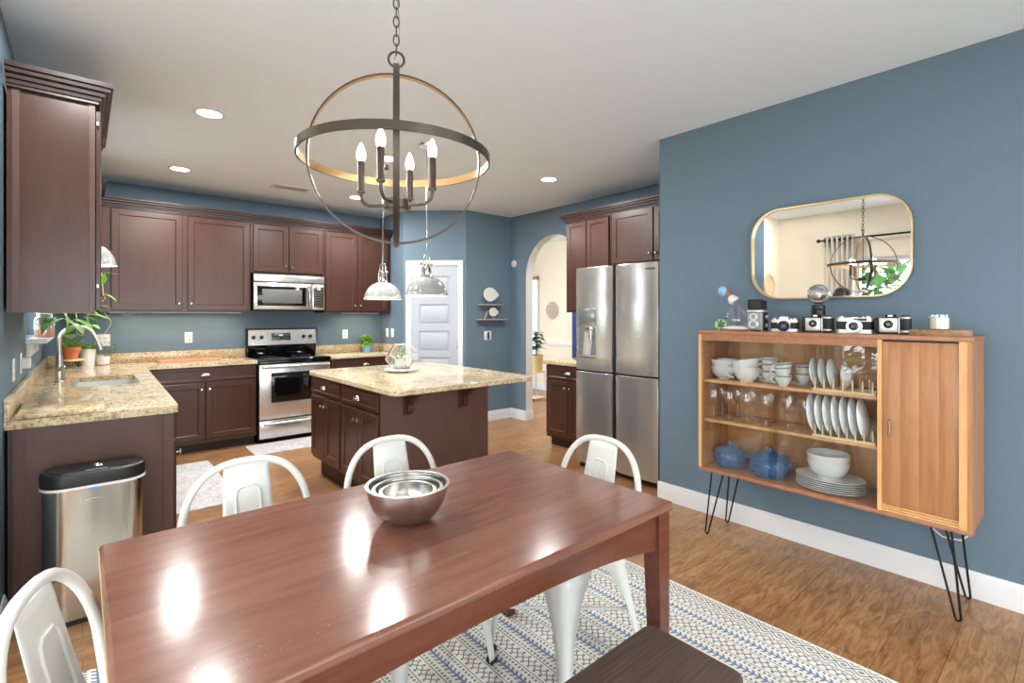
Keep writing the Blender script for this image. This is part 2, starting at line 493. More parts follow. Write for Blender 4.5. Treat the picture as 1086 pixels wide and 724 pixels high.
def baseboard(name, pts, h=.13, t=.015):
    b = MB()
    for (x0, y0), (x1, y1) in zip(pts, pts[1:]):
        d = Vector((x1 - x0, y1 - y0, 0)); L = d.length; a = math.atan2(d.y, d.x)
        s = MB(); s.prism([(0, 0), (t, 0), (t, h - .025), (t * .45, h), (0, h)], L + t * .6, TR(x0, y0, 0) @ RZ(a) @ Matrix(((0, 0, 1, 0), (1, 0, 0, 0), (0, 1, 0, 0), (0, 0, 0, 1))))
        me = bpy.data.meshes.new('t'); s.bm.to_mesh(me); s.bm.free(); b.bm.from_mesh(me); bpy.data.meshes.remove(me)
    return struct(b.done(name, 'trim'))


baseboard('baseboard_right', [(RXW, 2.15), (RXW, SY)][::-1])
baseboard('baseboard_pantry', [(AXW, AY1), (AXW, PYW), (3.70, PYW)])
baseboard('baseboard_arch', [(AXW + .12, AY1 - .003), (AXW - .0, AY1 - .003)])
baseboard('baseboard_left', [(LXW, 3.21), (LXW, DY), (DXW, DY)])
baseboard('baseboard_dining', [(DXW, DY), (DXW, SY)])
baseboard('baseboard_hall', [(6.55, 2.1), (6.55, 7.6)])
struct(MB().box(6.52, 2.03, .86, 6.55, 6.79, .92, .008).done('trim_1', 'trim'))      # chair rail in the hall

# windows
def window(name, y0, y1, z0, z1, xf, nx, nz, sign=1):
    """frame in a wall of constant x"""
    f = MB(); t = .05
    f.box(xf - .05, y0, z0, xf + .03, y0 + t, z1).box(xf - .05, y1 - t, z0, xf + .03, y1, z1).box(xf - .05, y0 + t, z0, xf + .03, y1 - t, z0 + t).box(xf - .05, y0 + t, z1 - t, xf + .03, y1 - t, z1)
    for i in range(1, nx):
        y = y0 + (y1 - y0) * i / nx; f.box(xf - .03, y - .025, z0 + t, xf + .01, y + .025, z1 - t)
    for i in range(1, nz):
        z = z0 + (z1 - z0) * i / nz; f.box(xf - .025, y0 + t, z - .018, xf + .005, y1 - t, z + .018)
    o = struct(f.done(name, 'trim'))
    g = MB().box(xf - .012, y0 + t, z0 + t, xf - .008, y1 - t, z1 - t).done('window_pane', 'pane', o); g['kind'] = 'structure'
    return o


window('window_1', *KW, LXW - .09, 1, 2)
window('window_2', *DW, DXW - .09, 3, 3)
b = MB(); b.box(PW[0], SY - .1, 0, PW[0] + .07, SY - .02, PW[3]).box(PW[1] - .07, SY - .1, 0, PW[1], SY - .02, PW[3]).box(PW[0] + .07, SY - .1, PW[3] - .07, PW[1] - .07, SY - .02, PW[3]).box(1.45, SY - .1, 0, 1.55, SY - .02, PW[3] - .07).box(PW[0] + .07, SY - .1, 0, PW[1] - .07, SY - .02, .06)
o = struct(b.done('door_fill_light', 'trim')); MB().box(PW[0] + .07, SY - .062, .06, PW[1] - .07, SY - .058, PW[3] - .07).done('fill_light_pane', 'pane', o)['kind'] = 'structure'  # invented glazed door, carries fill daylight in from behind the camera
# kitchen window stool and apron
b = MB(); b.box(LXW - .06, KW[0] - .05, 1.215, LXW + .1, KW[1] + .05, 1.245, .006)
b.box(LXW, KW[0] - .03, 1.13, LXW + .02, KW[1] + .03, 1.215, .004)
struct(b.done('trim_2', 'trim'))
portal((LXW - .16, (KW[0] + KW[1]) / 2, (KW[2] + KW[3]) / 2), (0, -PI / 2, 0), KW[3] - KW[2], KW[1] - KW[0])
portal((DXW - .17, (DW[0] + DW[1]) / 2, (DW[2] + DW[3]) / 2), (0, -PI / 2, 0), DW[3] - DW[2], DW[1] - DW[0])
portal(((PW[0] + PW[1]) / 2, SY - .17, 1.1), (PI / 2, 0, 0), PW[1] - PW[0], PW[3])

# pantry door (five flat panels) with casing
b = MB()
b.box(.035, -.018, 0, .1, .0, 2.1, .004).box(DL - .1, -.018, 0, DL - .035, 0, 2.1, .004).box(.1, -.018, 2.035, DL - .1, 0, 2.1, .004)
cas = struct(b.done('trim_3', 'trim', loc=(3.12, 5.76, 0), rotz=DA))
b = MB(); x0, x1 = .1, DL - .1; zs = [.0, .17, .52, .60, .86, .94, 1.20, 1.28, 1.54, 1.62, 1.90, 2.03]
b.box(x0, .012, 0, x1, .045, 2.032)
b.box(x0, .0, 0, x0 + .11, .012, 2.032).box(x1 - .11, .0, 0, x1, .012, 2.032)
for z0, z1 in zip(zs[0::2], zs[1::2]): b.box(x0 + .11, .0, z0, x1 - .11, .012, z1)
for z0, z1 in zip(zs[1:-1:2], zs[2:-1:2]): b.box(x0 + .135, .004, z0 + .025, x1 - .135, .014, z1 - .025, .003)
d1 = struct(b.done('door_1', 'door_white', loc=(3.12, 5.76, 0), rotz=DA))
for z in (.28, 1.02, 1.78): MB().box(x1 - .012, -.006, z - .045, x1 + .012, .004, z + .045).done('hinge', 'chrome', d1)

# ------------------------------------------------------------------ outdoors seen through the windows and in the mirror
struct(MB().box(-14, -14, -.35, -.92, 12, -.2).box(-.92, -14, -.35, 12, -2.78, -.2).done('ground', 'bounce_ground'))
def shrub(x, y, h, r, lab):
    t = thing('shrub', lab, 'shrub', (x, y, -.2)); MB().tube([(0, 0, 0), (.03, 0, h * .5)], .05).done('trunk', 'bark', t)
    b = MB()
    for _ in range(420):
        v = Vector((random.gauss(0, 1), random.gauss(0, 1), random.gauss(0, 1))).normalized() * (random.random() ** .4)
        p = Vector((v.x * r, v.y * r, h * .58 + v.z * h * .42)); dr = Vector((random.uniform(-1, 1), random.uniform(-1, 1), random.uniform(-.4, .8)))
        b.leaf(p, dr, .3, .16)
    b.done('foliage', 'shrub', t, recalc=False)
shrub(-3.9, 2.4, 3.3, 1.0, 'round green shrub outside, centred in the dining window')
shrub(-4.4, .1, 2.7, 1.0, 'tall green shrub outside the window, beyond the hanging chandelier')
shrub(-4.6, 5.2, 2.8, 1.0, 'broad green shrub outside, beyond the window curtain')

# ------------------------------------------------------------------ kitchen cabinets
def door_bm(w, h, t=.02, rail=.055, step=.008, lip=.007):
    """framed cabinet front: x 0..w, z 0..h, back at y=0, face at y=-t"""
    b = MB(); bm = b.bm
    def ring(x0, z0, x1, z1, y): return [bm.verts.new((x0, y, z0)), bm.verts.new((x1, y, z0)), bm.verts.new((x1, y, z1)), bm.verts.new((x0, y, z1))]
    e = .004
    rs = [ring(0, 0, w, h, 0), ring(0, 0, w, h, -t + e), ring(e, e, w - e, h - e, -t), ring(rail, rail, w - rail, h - rail, -t),
          ring(rail + lip, rail + lip, w - rail - lip, h - rail - lip, -t + step)]
    bm.faces.new(rs[0])
    for a, c in zip(rs, rs[1:]):
        for i in range(4): bm.faces.new((a[i], a[(i + 1) % 4], c[(i + 1) % 4], c[i]))
    bm.faces.new(rs[-1][::-1]); return b


def front(parent, kind, x0, x1, z0, z1, y=0., knob=None, rail=.055):
    rl = rail if kind == 'door' else .022
    d = door_bm(x1 - x0, z1 - z0, rail=rl, step=.008 if kind == 'door' else .005).done(kind, 'espresso', parent, ang=25)
    d.location = (x0, y, z0); w = x1 - x0; h = z1 - z0
    if knob:
        kx = {'l': .03, 'r': w - .03}[knob[0]]; kz = {'t': h - .07, 'b': .07}[knob[1]]
        MB().lathe([(0, 0), (.006, 0), (.005, .012), (.013, .016), (.014, .022), (.008, .028), (0, .029)], 14, (kx, -.02, kz), RX(PI / 2)).done('knob', 'chrome', d)
    if kind == 'drawer':
        n, m = 14, 8; rows = []
        for i in range(m + 1):
            f = PI / 2 * i / m; rows.append([(w / 2 + .047 * math.cos(PI * j / n) * (1 - .12 * math.sin(f)), -.02 - .026 * math.sin(PI * j / n) ** .6 * math.cos(f) - .001, h / 2 - .012 + .034 * math.sin(f) * (.35 + .65 * math.sin(PI * j / n))) for j in range(n + 1)])
        MB().sheet(rows).done('cup_pull', 'chrome', d, solid=.002, ang=60)
    return d


def base_cabinet(label, loc, rotz, W_, D, fronts, H=.877, toe_h=.1, toe_d=.07, name='base_cabinet', ends='espresso', group=None, well=None):
    t = thing(name, label, 'cabinet', loc, rotz, group)
    b = MB()
    if well: b.box(0, 0, toe_h, W_, D, .66).box(0, 0, .66, well[0], D, H).box(well[1], 0, .66, W_, D, H).box(well[0], 0, .66, well[1], .02, H)
    else: b.box(0, 0, toe_h, W_, D, H)
    b.done('body', ends, t)
    MB().box(.005, toe_d, 0, W_ - .005, D, toe_h).done('toe_kick', 'toe', t)
    for f in fronts: front(t, *f)
    return t


def wall_cabinet(label, loc, rotz, W_, D, H, fronts):
    t = thing('wall_cabinet', label, 'cabinet', loc, rotz)
    b = MB(); b.box(0, 0, 0, W_, D, H); b.done('body', 'espresso', t)
    for f in fronts: front(t, *f)
    return t


FB = 5.89
base_cabinet('dark base cabinet with wide drawer over two doors beside the range, under the cutting board', (.47, FB, 0), 0, .955, BYW - .012 - FB,
             [('drawer', .01, .945, .725, .862, 0.), ('door', .01, .472, .135, .712, 0., 'rt'), ('door', .480, .945, .135, .712, 0., 'lt')])
base_cabinet('dark base cabinet behind the island, range side of the pantry wall', (2.225, FB, 0), 0, .885, BYW - .012 - FB,
             [('drawer', .01, .875, .725, .862, 0.), ('door', .01, .437, .135, .712, 0., 'rt'), ('door', .445, .875, .135, .712, 0., 'lt')])
# sink run: local x runs along +y, fronts face +x
sr = base_cabinet('dark sink base cabinet run with plain end panel behind the steel trash can', (.37, 3.235, 0), PI / 2, 3.16, .37 - LXW - .012,
                  [('drawer', .03, .46, .725, .862, 0.), ('door', .03, .46, .135, .712, 0., 'lt'), ('door', .49, .95, .135, .862, 0., 'rt'), ('drawer', .98, 1.98, .725, .862, 0.), ('door', .98, 1.475, .135, .712, 0., 'rt'), ('door', 1.485, 1.98, .135, .712, 0., 'lt')], well=(1.12, 1.96))
MB().box(-.012, .0, .0, 0, .6, .877).box(-.018, .0, .0, 0, .045, .877).box(-.018, .575, 0, 0, .612, .877).done('end_panel', 'espresso_panel', sr)

# wall cabinets on the range wall
UF, UZ, UT = 6.08, 1.43, 2.45
UD = BYW - .012 - UF
wall_cabinet('wide dark wall cabinet with two doors, hung between the window corner and the microwave', (.12, UF, UZ), 0, 1.29, UD, UT - UZ,
             [('door', .085, .655, .02, .99, 0., 'rb'), ('door', .70, 1.275, .02, .99, 0., 'lb')])
wall_cabinet('short dark wall cabinet directly above the microwave', (1.415, UF, 1.875), 0, .80, UD, UT - 1.875,
             [('door', .02, .392, .015, .545, 0., 'rb'), ('door', .402, .785, .015, .545, 0., 'lb')])
wall_cabinet('tall dark wall cabinet between microwave and pantry corner, behind a pendant', (2.22, UF, UZ), 0, .87, UD, UT - UZ,
             [('door', .02, .415, .02, .99, 0., 'rb'), ('door', .43, .84, .02, .99, 0., 'lb')])
# on the window wall
L1 = wall_cabinet('dark wall cabinet with plain end panel and open gap at its hinges, before the window', (.047, 3.195, 1.41), PI / 2, 1.06, .047 - LXW - .012, UT - 1.41,
                  [('door', .02, .52, .015, 1.0, -.004, 'rb'), ('door', .53, 1.04, .015, 1.0, -.004, 'lb')])
MB().box(-.008, .0, .0, .0, .022, 1.04).box(-.008, .265, 0, .0, .29, 1.04).done('end_panel', 'espresso_panel', L1)
for z in (.13, .93): MB().box(-.004, -.014, z - .008, .006, -.006, z + .008).done('hinge', 'brushed', L1)
wall_cabinet('dark corner wall cabinet between the kitchen window and the range wall', (.085, 5.3, UZ), PI / 2, .77, .085 - LXW - .012, UT - UZ,
             [('door', .02, .75, .02, .99, 0., 'lb')])
# beside and above the refrigerator (fronts face -x; local x runs towards -y)
wall_cabinet('tall dark wall cabinet next to the archway, above the small counter', (4.13, 3.85, UZ), -PI / 2, .62, AXW - .012 - 4.13, UT - UZ,
             [('door', .02, .30, .02, .99, 0., 'rb', .05), ('door', .31, .605, .02, .99, 0., 'lb', .05)])
wall_cabinet('dark over-fridge wall cabinet with two doors above the steel refrigerator', (4.13, 3.222, 1.90), -PI / 2, 1.05, AXW - .012 - 4.13, UT - 1.90,
             [('door', .02, .505, .02, .53, 0., 'rb'), ('door', .515, 1.0, .02, .53, 0., 'lb')])
base_cabinet('small dark base cabinet next to the archway, tucked beside the refrigerator', (3.80, 3.835, 0), -PI / 2, .66, AXW - .02 - 3.80,
             [('drawer', .012, .648, .725, .862, 0.), ('door', .012, .322, .135, .712, 0., 'rt', .05), ('door', .33, .648, .135, .712, 0., 'lt', .05)])

# crown mouldings
CP = [(0, 0), (.012, 0), (.012, .012), (.020, .014), (.022, .030), (.034, .034), (.036, .050), (.052, .056), (.054, .072), (.066, .076), (.068, .096), (0, .096)]      # outwards, up


def crown(label, pts, z):
    """pts: front line; profile goes to the right-hand side of the travel direction"""
    b = MB(); P = [Vector((x, y, 0)) for x, y in pts]; rings = []
    for i, p in enumerate(P):
        d0 = (P[i] - P[i - 1]).normalized() if i else (P[1] - P[0]).normalized()
        d1 = (P[i + 1] - P[i]).normalized() if i < len(P) - 1 else d0
        n0, n1 = Vector((d0.y, -d0.x, 0)), Vector((d1.y, -d1.x, 0)); n = (n0 + n1) / (1 + n0.dot(n1))
        rings.append([b.bm.verts.new(p + n * o_ + Vector((0, 0, z + h_))) for o_, h_ in CP])
    k = len(CP)
    for a, c in zip(rings, rings[1:]):
        for j in range(k): b.bm.faces.new((a[j], a[(j + 1) % k], c[(j + 1) % k], c[j]))
    b.bm.faces.new(rings[0]); b.bm.faces.new(rings[-1][::-1])
    return tag(b.done('crown_molding', 'crown', ang=20), label, 'moulding')


crown('dark crown moulding along the top of the wall cabinets over the range', [(.10, UF - .001), (3.092, UF - .001), (3.092, BYW - .02)], UT - .022)
crown('dark crown moulding on the wall cabinet by the window, stepped profile at its corner', [(LXW + .01, 3.184), (.049, 3.184), (.049, 4.258)], UT - .022)
crown('dark crown moulding on the corner wall cabinet, beyond the kitchen window', [(.087, 5.3), (.087, UF - .07)], UT - .022)
crown('dark crown moulding above the refrigerator cabinets', [(AXW - .02, 3.852), (4.129, 3.852), (4.129, 2.17)], UT - .022)

# ------------------------------------------------------------------ worktops
ct = thing('countertop', 'speckled gold granite worktop turning the corner from the sink to the range', 'countertop')
b = MB(); bm = b.bm
SK = (-.065, .315, 4.42, 5.13)
xl, xr0, xr1, xe = LXW + .002, .392, .452, 1.43
ys, yf, yb = 3.19, 5.855, BYW - .002
xr = lambda y: xr0 + (xr1 - xr0) * (y - ys) / (yf - ys)
zt, zb = .915, .877
def quadbox(p):  # four xy corners
    b.prism(p, zt - zb, TR(0, 0, zb))
fr = [(xl, ys), (xr0 - .03, ys)] + [(xr0 - .03 + .03 * math.sin(a), ys + .03 - .03 * math.cos(a)) for a in (PI / 6, PI / 3)] + [(xr0, ys + .03), (xr(SK[2]), SK[2]), (xl, SK[2])]
quadbox(fr)
quadbox([(xl, SK[2]), (SK[0], SK[2]), (SK[0], SK[3]), (xl, SK[3])]); quadbox([(SK[1], SK[2]), (xr(SK[2]), SK[2]), (xr(SK[3]), SK[3]), (SK[1], SK[3])])
quadbox([(xl, SK[3]), (xr(SK[3]), SK[3]), (xr(yf), yf), (xe, yf), (xe, yb), (xl, yb)])
bmesh.ops.remove_doubles(bm, verts=bm.verts[:], dist=.0005)
b.done('slab', 'granite', ct, ang=30)
MB().box(xl, ys, zt + .0003, xl + .02, yb, zt + .1, .002).box(xl + .021, yb - .02, zt + .0003, xe, yb, zt + .1, .002).done('backsplash', 'granite', ct)
ct2 = thing('countertop', 'short granite worktop behind the island, range to pantry', 'countertop')
MB().box(2.222, yf, zb, 3.115, yb, zt, .004).done('slab', 'granite', ct2)
MB().box(2.222, yb - .02, zt, 3.115, yb, zt + .1, .002).box(3.095, yf + .02, zt, 3.115, yb - .021, zt + .1, .002).done('backsplash', 'granite', ct2)
tag(MB().box(3.765, 3.165, zb, AXW - .003, 3.86, zt, .004).done('countertop', 'granite'), 'small granite worktop next to the archway, beside the refrigerator', 'countertop')
# sink, faucet
sk = thing('sink', 'undermount stainless steel kitchen sink set into the granite worktop', 'sink', ((SK[0] + SK[1]) / 2, (SK[2] + SK[3]) / 2, .875))
b = MB(); w, l = SK[1] - SK[0] + .01, SK[3] - SK[2] + .01; rings = []
for (ww, ll, r, z) in [(w + .02, l + .02, .05, 0), (w, l, .05, 0), (w - .01, l - .01, .05, -.16), (w - .07, l - .07, .04, -.18)]:
    rings.append([b.bm.verts.new((x, y, z)) for x, y in rrect(ww, ll, r, 5)])
for a, c in zip(rings, rings[1:]):
    for j in range(len(a)): b.bm.faces.new((a[j], a[(j + 1) % len(a)], c[(j + 1) % len(a)], c[j]))
b.bm.faces.new(rings[-1]); b.done('basin', 'sink_steel', sk, solid=.002)
MB().lathe([(0, -.179), (.04, -.179), (.042, -.176), (.03, -.177), (0, -.1775)], 20).done('drain', 'chrome', sk)
fa = thing('faucet', 'tall brushed nickel gooseneck faucet standing behind the sink', 'faucet', (-.126, 4.86, .915))
MB().lathe([(0, 0), (.03, 0), (.031, .006), (.026, .012), (.028, .06), (.026, .12), (.019, .15), (.019, .19), (0, .19)], 20).done('base', 'brushed', fa)
pts = [(0, 0, .18), (0, 0, .30)] + [(.1 - .1 * math.cos(a), 0, .30 + .1 * math.sin(a)) for a in [PI * i / 14 for i in range(1, 12)]] + [(.20, 0, .315), (.212, 0, .285)]
MB().tube(pts, .0135, 12).done('spout', 'brushed', fa)
MB().tube([(.209, 0, .293), (.222, 0, .255), (.228, 0, .22)], [.015, .018, .016], 12).done('spray_head', 'brushed', fa)
MB().tube([(0, -.025, .09), (0, -.05, .095), (.03, -.09, .12)], [.011, .009, .006], 10).done('lever', 'brushed', fa)
# granite board and wooden board
tag(MB().box(-.232, 3.205, .916, .088, 3.775, .938, .004).done('granite_board', 'granite'), 'thick granite cutting slab lying on the worktop in front of the sink', 'cutting board')
b = MB(); b.prism(rrect(.57, .25, .03), .018, TR(.862, 6.25, .916)); o = b.done('cutting_board', 'board_wood', ang=30); tag(o, 'thin reddish wooden cutting board lying at the back of the worktop', 'cutting board')

# ------------------------------------------------------------------ range
rg = thing('range', 'stainless steel electric range with black cooktop between the base cabinets', 'stove', (1.438, 5.845, 0))
w = .775
MB().box(0, .03, .04, w, .56, .90).done('body', 'black_metal', rg)
MB().box(-.002, 0, .90, w + .002, .565, .917, .005).box(-.002, -.012, .893, w + .002, .0, .912, .003).done('cooktop', 'black_gloss', rg)
for (x, y, r) in [(.2, .15, .105), (.57, .15, .085), (.2, .4, .08), (.57, .4, .105)]:
    MB().lathe([(r - .004, .9172), (r, .9178), (r + .004, .9172)], 28, (x, y, 0)).done('burner_ring', 'dark_text', rg)
b = MB(); b.prism([(.50, .917), (.555, .917), (.555, 1.06), (.47, 1.06), (.47, 1.05)], w, Matrix(((0, 0, 1, 0), (1, 0, 0, 0), (0, 1, 0, 0), (0, 0, 0, 1)))); b.done('back_riser', 'black_gloss', rg)
bg = MB(); bg.prism([(.455, 1.05), (.56, 1.05), (.56, 1.235), (.50, 1.235), (.485, 1.225)], w, Matrix(((0, 0, 1, 0), (1, 0, 0, 0), (0, 1, 0, 0), (0, 0, 0, 1)))); pnl = bg.done('control_panel', 'steel', rg)
MB().box(-.006, .45, 1.045, 0, .565, 1.24, .004).box(w, .45, 1.045, w + .006, .565, 1.24, .004).box(0, .487, 1.235, w, .565, 1.243).done('panel_rim', 'black_metal', pnl)
tl = math.atan2(.03, .175)
for x in (.06, .145, .62, .70):
    MB().lathe([(0, 0), (.022, 0), (.02, .014), (.014, .02), (0, .02)], 18, (x, .466, 1.14), RX(PI / 2 - tl)).done('knob', 'black_plastic', pnl)
dp = MB().box(-.105, -.004, -.042, .105, .004, .042, .003).tf(TR(.362, .467, 1.145) @ RX(-tl)).done('display', 'display', pnl)
for i in range(3):
    for j in range(2): MB().box(-.008, -.001, -.006, .008, .0, .006).tf(TR(.362, .467, 1.145) @ RX(-tl) @ TR(-.078 + .026 * i, -.0045, -.018 + .036 * j)).done('button', 'dark_text', dp)
for i in range(3):
    for j in range(2): MB().box(-.008, -.001, -.006, .008, .0, .006).tf(TR(.362, .467, 1.145) @ RX(-tl) @ TR(.03 + .026 * i, -.0045, -.018 + .036 * j)).done('button', 'dark_text', dp)
MB().box(-.022, -.001, -.008, .022, 0, .008).tf(TR(.355, .467, 1.145) @ RX(-tl) @ TR(0, -.0045, .016)).done('digits', 'digit', dp)
od = MB().box(.006, 0, .262, w - .006, .03, .868, .006).done('oven_door', 'steel', rg)
MB().box(.125, -.003, .44, w - .125, .004, .765, .004).done('oven_window', 'black_gloss', od)
MB().box(.008, -.004, .858, w - .008, .02, .892, .003).done('vent_strip', 'black_gloss', od)
b = MB(); b.tube([(.03, -.045, .835), (w / 2, -.052, .835), (w - .03, -.045, .835)], .016, 12); b.box(.03, -.045, .822, .055, .004, .848).box(w - .055, -.045, .822, w - .03, .004, .848); b.done('handle', 'steel', od)
dr = MB().box(.006, 0, .055, w - .006, .03, .25, .006).done('drawer', 'steel', rg)
MB().tube([(.05, -.012, .212), (w - .05, -.012, .212)], .014, 10).done('handle', 'steel', dr)

# ------------------------------------------------------------------ microwave
mw = thing('microwave', 'stainless steel over-range microwave hung under the short cabinet', 'microwave', (1.43, 6.02, 1.45))
w, h = .775, .41
MB().box(0, .03, .0, w, BYW - .015 - 6.02, h).done('body', 'black_metal', mw)
MB().box(0, -.004, .325, w, .03, h, .006).done('vent_grille', 'steel', mw)
md = MB().box(0, 0, .012, .63, .03, .318, .006).done('door', 'steel', mw)
MB().box(.035, -.003, .055, .565, .004, .275, .004).done('window', 'black_gloss', md)
b = MB().box(.085, -.0045, .085, .515, -.002, .245, .003).done('window_screen', mat('microwave mesh', srgb(96, 98, 98), .35), md)
MB().tube([(.59, -.004, .05), (.592, -.035, .075), (.592, -.038, .165), (.592, -.035, .255), (.59, -.004, .28)], .013, 10).done('handle', 'chrome', md)
cp = MB().box(.635, 0, .012, w, .03, .318, .006).done('control_panel', 'steel', mw)
kp = MB().box(.65, -.003, .045, .765, .004, .28, .003).done('keypad', mat('dark brown keypad', srgb(52, 38, 34), .25), cp)
for r in range(6):
    for c in range(3): MB().box(.667 + c * .03, -.0045, .062 + r * .03, .685 + c * .03, -.002, .073 + r * .03).done('button', 'dark_text', kp)
MB().box(.69, -.0045, .252, .73, -.002, .268).done('clock_display', 'digit', kp)

# ------------------------------------------------------------------ island
isl = thing('kitchen_island', 'dark kitchen island with drawers, paired doors and overhanging granite top on corbels', 'island', (1.525, 4.44, 0), -PI / 2)
IW, ID = 1.31, .905                                      # along y, along x
MB().box(0, 0, .17, IW, ID, .877).done('body', 'espresso', isl)
MB().box(.0, .075, 0, IW, ID, .17).done('toe_kick', 'toe', isl)
MB().box(IW, -.002, .0, IW + .012, ID + .006, .877).box(IW, -.004, 0, IW + .018, .05, .877).done('end_panel', 'espresso_panel', isl)
for x0 in (.02, .675):
    x1 = x0 + .625
    front(isl, 'drawer', x0, x1, .735, .862); xm = (x0 + x1) / 2
    front(isl, 'door', x0, xm - .004, .20, .715, 0, 'rt'); front(isl, 'door', xm + .004, x1, .20, .715, 0, 'lt')
b = MB(); b.prism(rrect(1.60, 1.235, .07, 8, .76, .582), .038, TR(0, 0, .877))
top = b.done('worktop', 'granite', isl, ang=50)
bv = top.modifiers.new('edge', 'BEVEL'); bv.width = .006; bv.segments = 2; bv.limit_method = 'ANGLE'


def corbel_bm(t=.045):
    o = [(0, 0), (.15, 0), (.15, -.022), (.138, -.04), (.115, -.046), (.098, -.056), (.094, -.072), (.075, -.074), (.058, -.084), (.046, -.105), (.052, -.125), (.046, -.142), (.03, -.158), (.022, -.165), (0, -.165)]
    b = MB(); b.prism(o, t, Matrix(((1, 0, 0, 0), (0, 0, 1, -t / 2), (0, 1, 0, 0), (0, 0, 0, 1)))); b.box(-.0, -t / 2 - .012, -.18, .014, t / 2 + .012, 0); return b


for y in (.20, .665): corbel_bm().tf(TR(IW + .012, y, .877)).done('corbel', 'espresso', isl, ang=25)
for x in (.25, 1.20): corbel_bm().tf(TR(x, ID, .877) @ RZ(PI / 2)).done('corbel', 'espresso', isl, ang=25)

# ------------------------------------------------------------------ refrigerator
fg = thing('refrigerator', 'stainless steel four-door refrigerator with water dispenser, in the alcove', 'refrigerator', (3.47, 3.128, 0), -PI / 2)
w = .876; hw = w / 2


def fdoor(name, x0, x1, z0, z1, bow=.02):
    n = 10; W2 = x1 - x0; o = [(x0, .06)]
    for i in range(n + 1):
        s = i / n; o.append((x0 + W2 * s, .016 - bow * math.sin(PI * s) ** .7 - .0))
    o.append((x1, .06)); b = MB(); b.prism(o, z1 - z0, TR(0, 0, z0)); return b


MB().box(.004, .065, .035, w - .004, .78, 1.80).done('body', 'dark_text', fg)
fd = []
for (x0, x1, z0, z1, nm) in [(0, hw - .022, .90, 1.83, 'upper_door'), (hw + .022, w, .90, 1.83, 'upper_door'), (0, hw - .022, .05, .885, 'lower_door'), (hw + .022, w, .05, .885, 'lower_door')]:
    d = fdoor(nm, x0, x1, z0, z1).done(nm, 'steel', fg, ang=50); fd.append(d)
    bv = d.modifiers.new('edge', 'BEVEL'); bv.width = .004; bv.segments = 2; bv.limit_method = 'ANGLE'; bv.angle_limit = 1.
    xi = hw - .022 if x0 == 0 else hw + .022; s = 1 if x0 == 0 else -1
    z = MB(); z.prism([(xi, .01), (xi + s * .006, .02), (xi + s * .006, .05), (xi, .055)] if s > 0 else [(xi, .055), (xi - .006, .05), (xi - .006, .02), (xi, .01)], z1 - z0 - .02, TR(0, 0, z0 + .01)); z.done('handle_recess', 'brushed', d)
MB().box(hw - .016, .035, .05, hw + .016, .06, 1.83).done('door_gap', 'black_metal', fg)
MB().box(.0, .03, .885, w, .06, .90).done('mid_gap', 'black_metal', fg)
MB().box(.02, .05, .0, .12, .6, .05).box(w - .12, .05, 0, w - .02, .6, .05).box(.12, .08, .012, w - .12, .6, .05).done('base_grille', 'black_plastic', fg)
dsp = MB().box(.05, -.004, 1.02, .255, .003, 1.46, .003).done('water_dispenser', 'brushed', fd[0])
MB().box(.05, -.0075, 1.30, .255, -.003, 1.46, .003).done('control_plate', mat('dispenser panel', srgb(140, 146, 146), .22, .6), dsp)
MB().box(.062, -.0055, 1.035, .243, -.0035, 1.295).done('recess', mat('dispenser recess', srgb(128, 130, 134), .4, .4), dsp)
b = MB(); b.box(.155, -.03, 1.255, .235, -.004, 1.297, .006); b.tube([(.205, -.02, 1.26), (.205, -.02, 1.18)], [.02, .016], 10); b.done('spout', 'chrome', dsp)
b = MB(); b.sheet([[(.10 + .03 * k, -.006 - .014 * s, 1.04), (.10 + .035 * k + .02, -.006 - .01 * s, 1.25)] for k, s in ((0, 0), (1, 1), (2, 1), (3, 0))]).done('ice_chute', 'silver', dsp)
MB().box(.05, -.02, 1.018, .255, -.003, 1.036, .003).done('drip_tray', 'brushed', dsp)


def text_part(name, s, size, m, parent, Mx, ext=.0006):
    cu = bpy.data.curves.new(name, 'FONT'); cu.body = s; cu.size = size; cu.extrude = ext; cu.align_x = 'CENTER'; cu.align_y = 'CENTER'
    to = bpy.data.objects.new(name + '_tmp', cu); COL.objects.link(to)
    dgp = bpy.context.evaluated_depsgraph_get(); me = bpy.data.meshes.new_from_object(to.evaluated_get(dgp)); bpy.data.objects.remove(to)
    me.transform(Mx); me.materials.clear(); me.materials.append(M[m]); o = bpy.data.objects.new(name, me); COL.objects.link(o); o.parent = parent; return o


text_part('logo', 'SAMSUNG', .024, 'dark_text', fd[1], TR(hw + .355, .0035, 1.775) @ RX(PI / 2), .004)

# ------------------------------------------------------------------ trash can
tc = thing('trash_can', 'tall stainless steel trash can with black oval lid against the end panel', 'trash can', (.045, 3.09, 0))
def stad(w, d, n=12):
    r = d / 2; o = []
    for i in range(n + 1): a = -PI / 2 + PI * i / n; o.append((w / 2 - r * .9 + r * .9 * math.cos(a), r * math.sin(a)))
    for i in range(n + 1): a = PI / 2 + PI * i / n; o.append((-w / 2 + r * .9 + r * .9 * math.cos(a), r * math.sin(a)))
    return o
MB().prism(stad(.372, .198), .60, TR(0, 0, .02)).done('body', 'steel_v', tc, ang=50)
MB().prism(stad(.378, .204), .022).done('base_ring', 'black_plastic', tc, ang=50)
MB().prism(stad(.39, .212), .012, TR(0, 0, .608)).done('bag_edge', 'bag', tc, ang=50)
b = MB(); rings = []
for (ww, dd, z) in [(.388, .21, .617), (.39, .212, .66), (.384, .206, .676), (.366, .188, .682), (.34, .162, .680), (.334, .156, .684)]:
    rings.append([b.bm.verts.new((x, y, z)) for x, y in stad(ww, dd)])
for a, c in zip(rings, rings[1:]):
    for j in range(len(a)): b.bm.faces.new((a[j], a[(j + 1) % len(a)], c[(j + 1) % len(a)], c[j]))
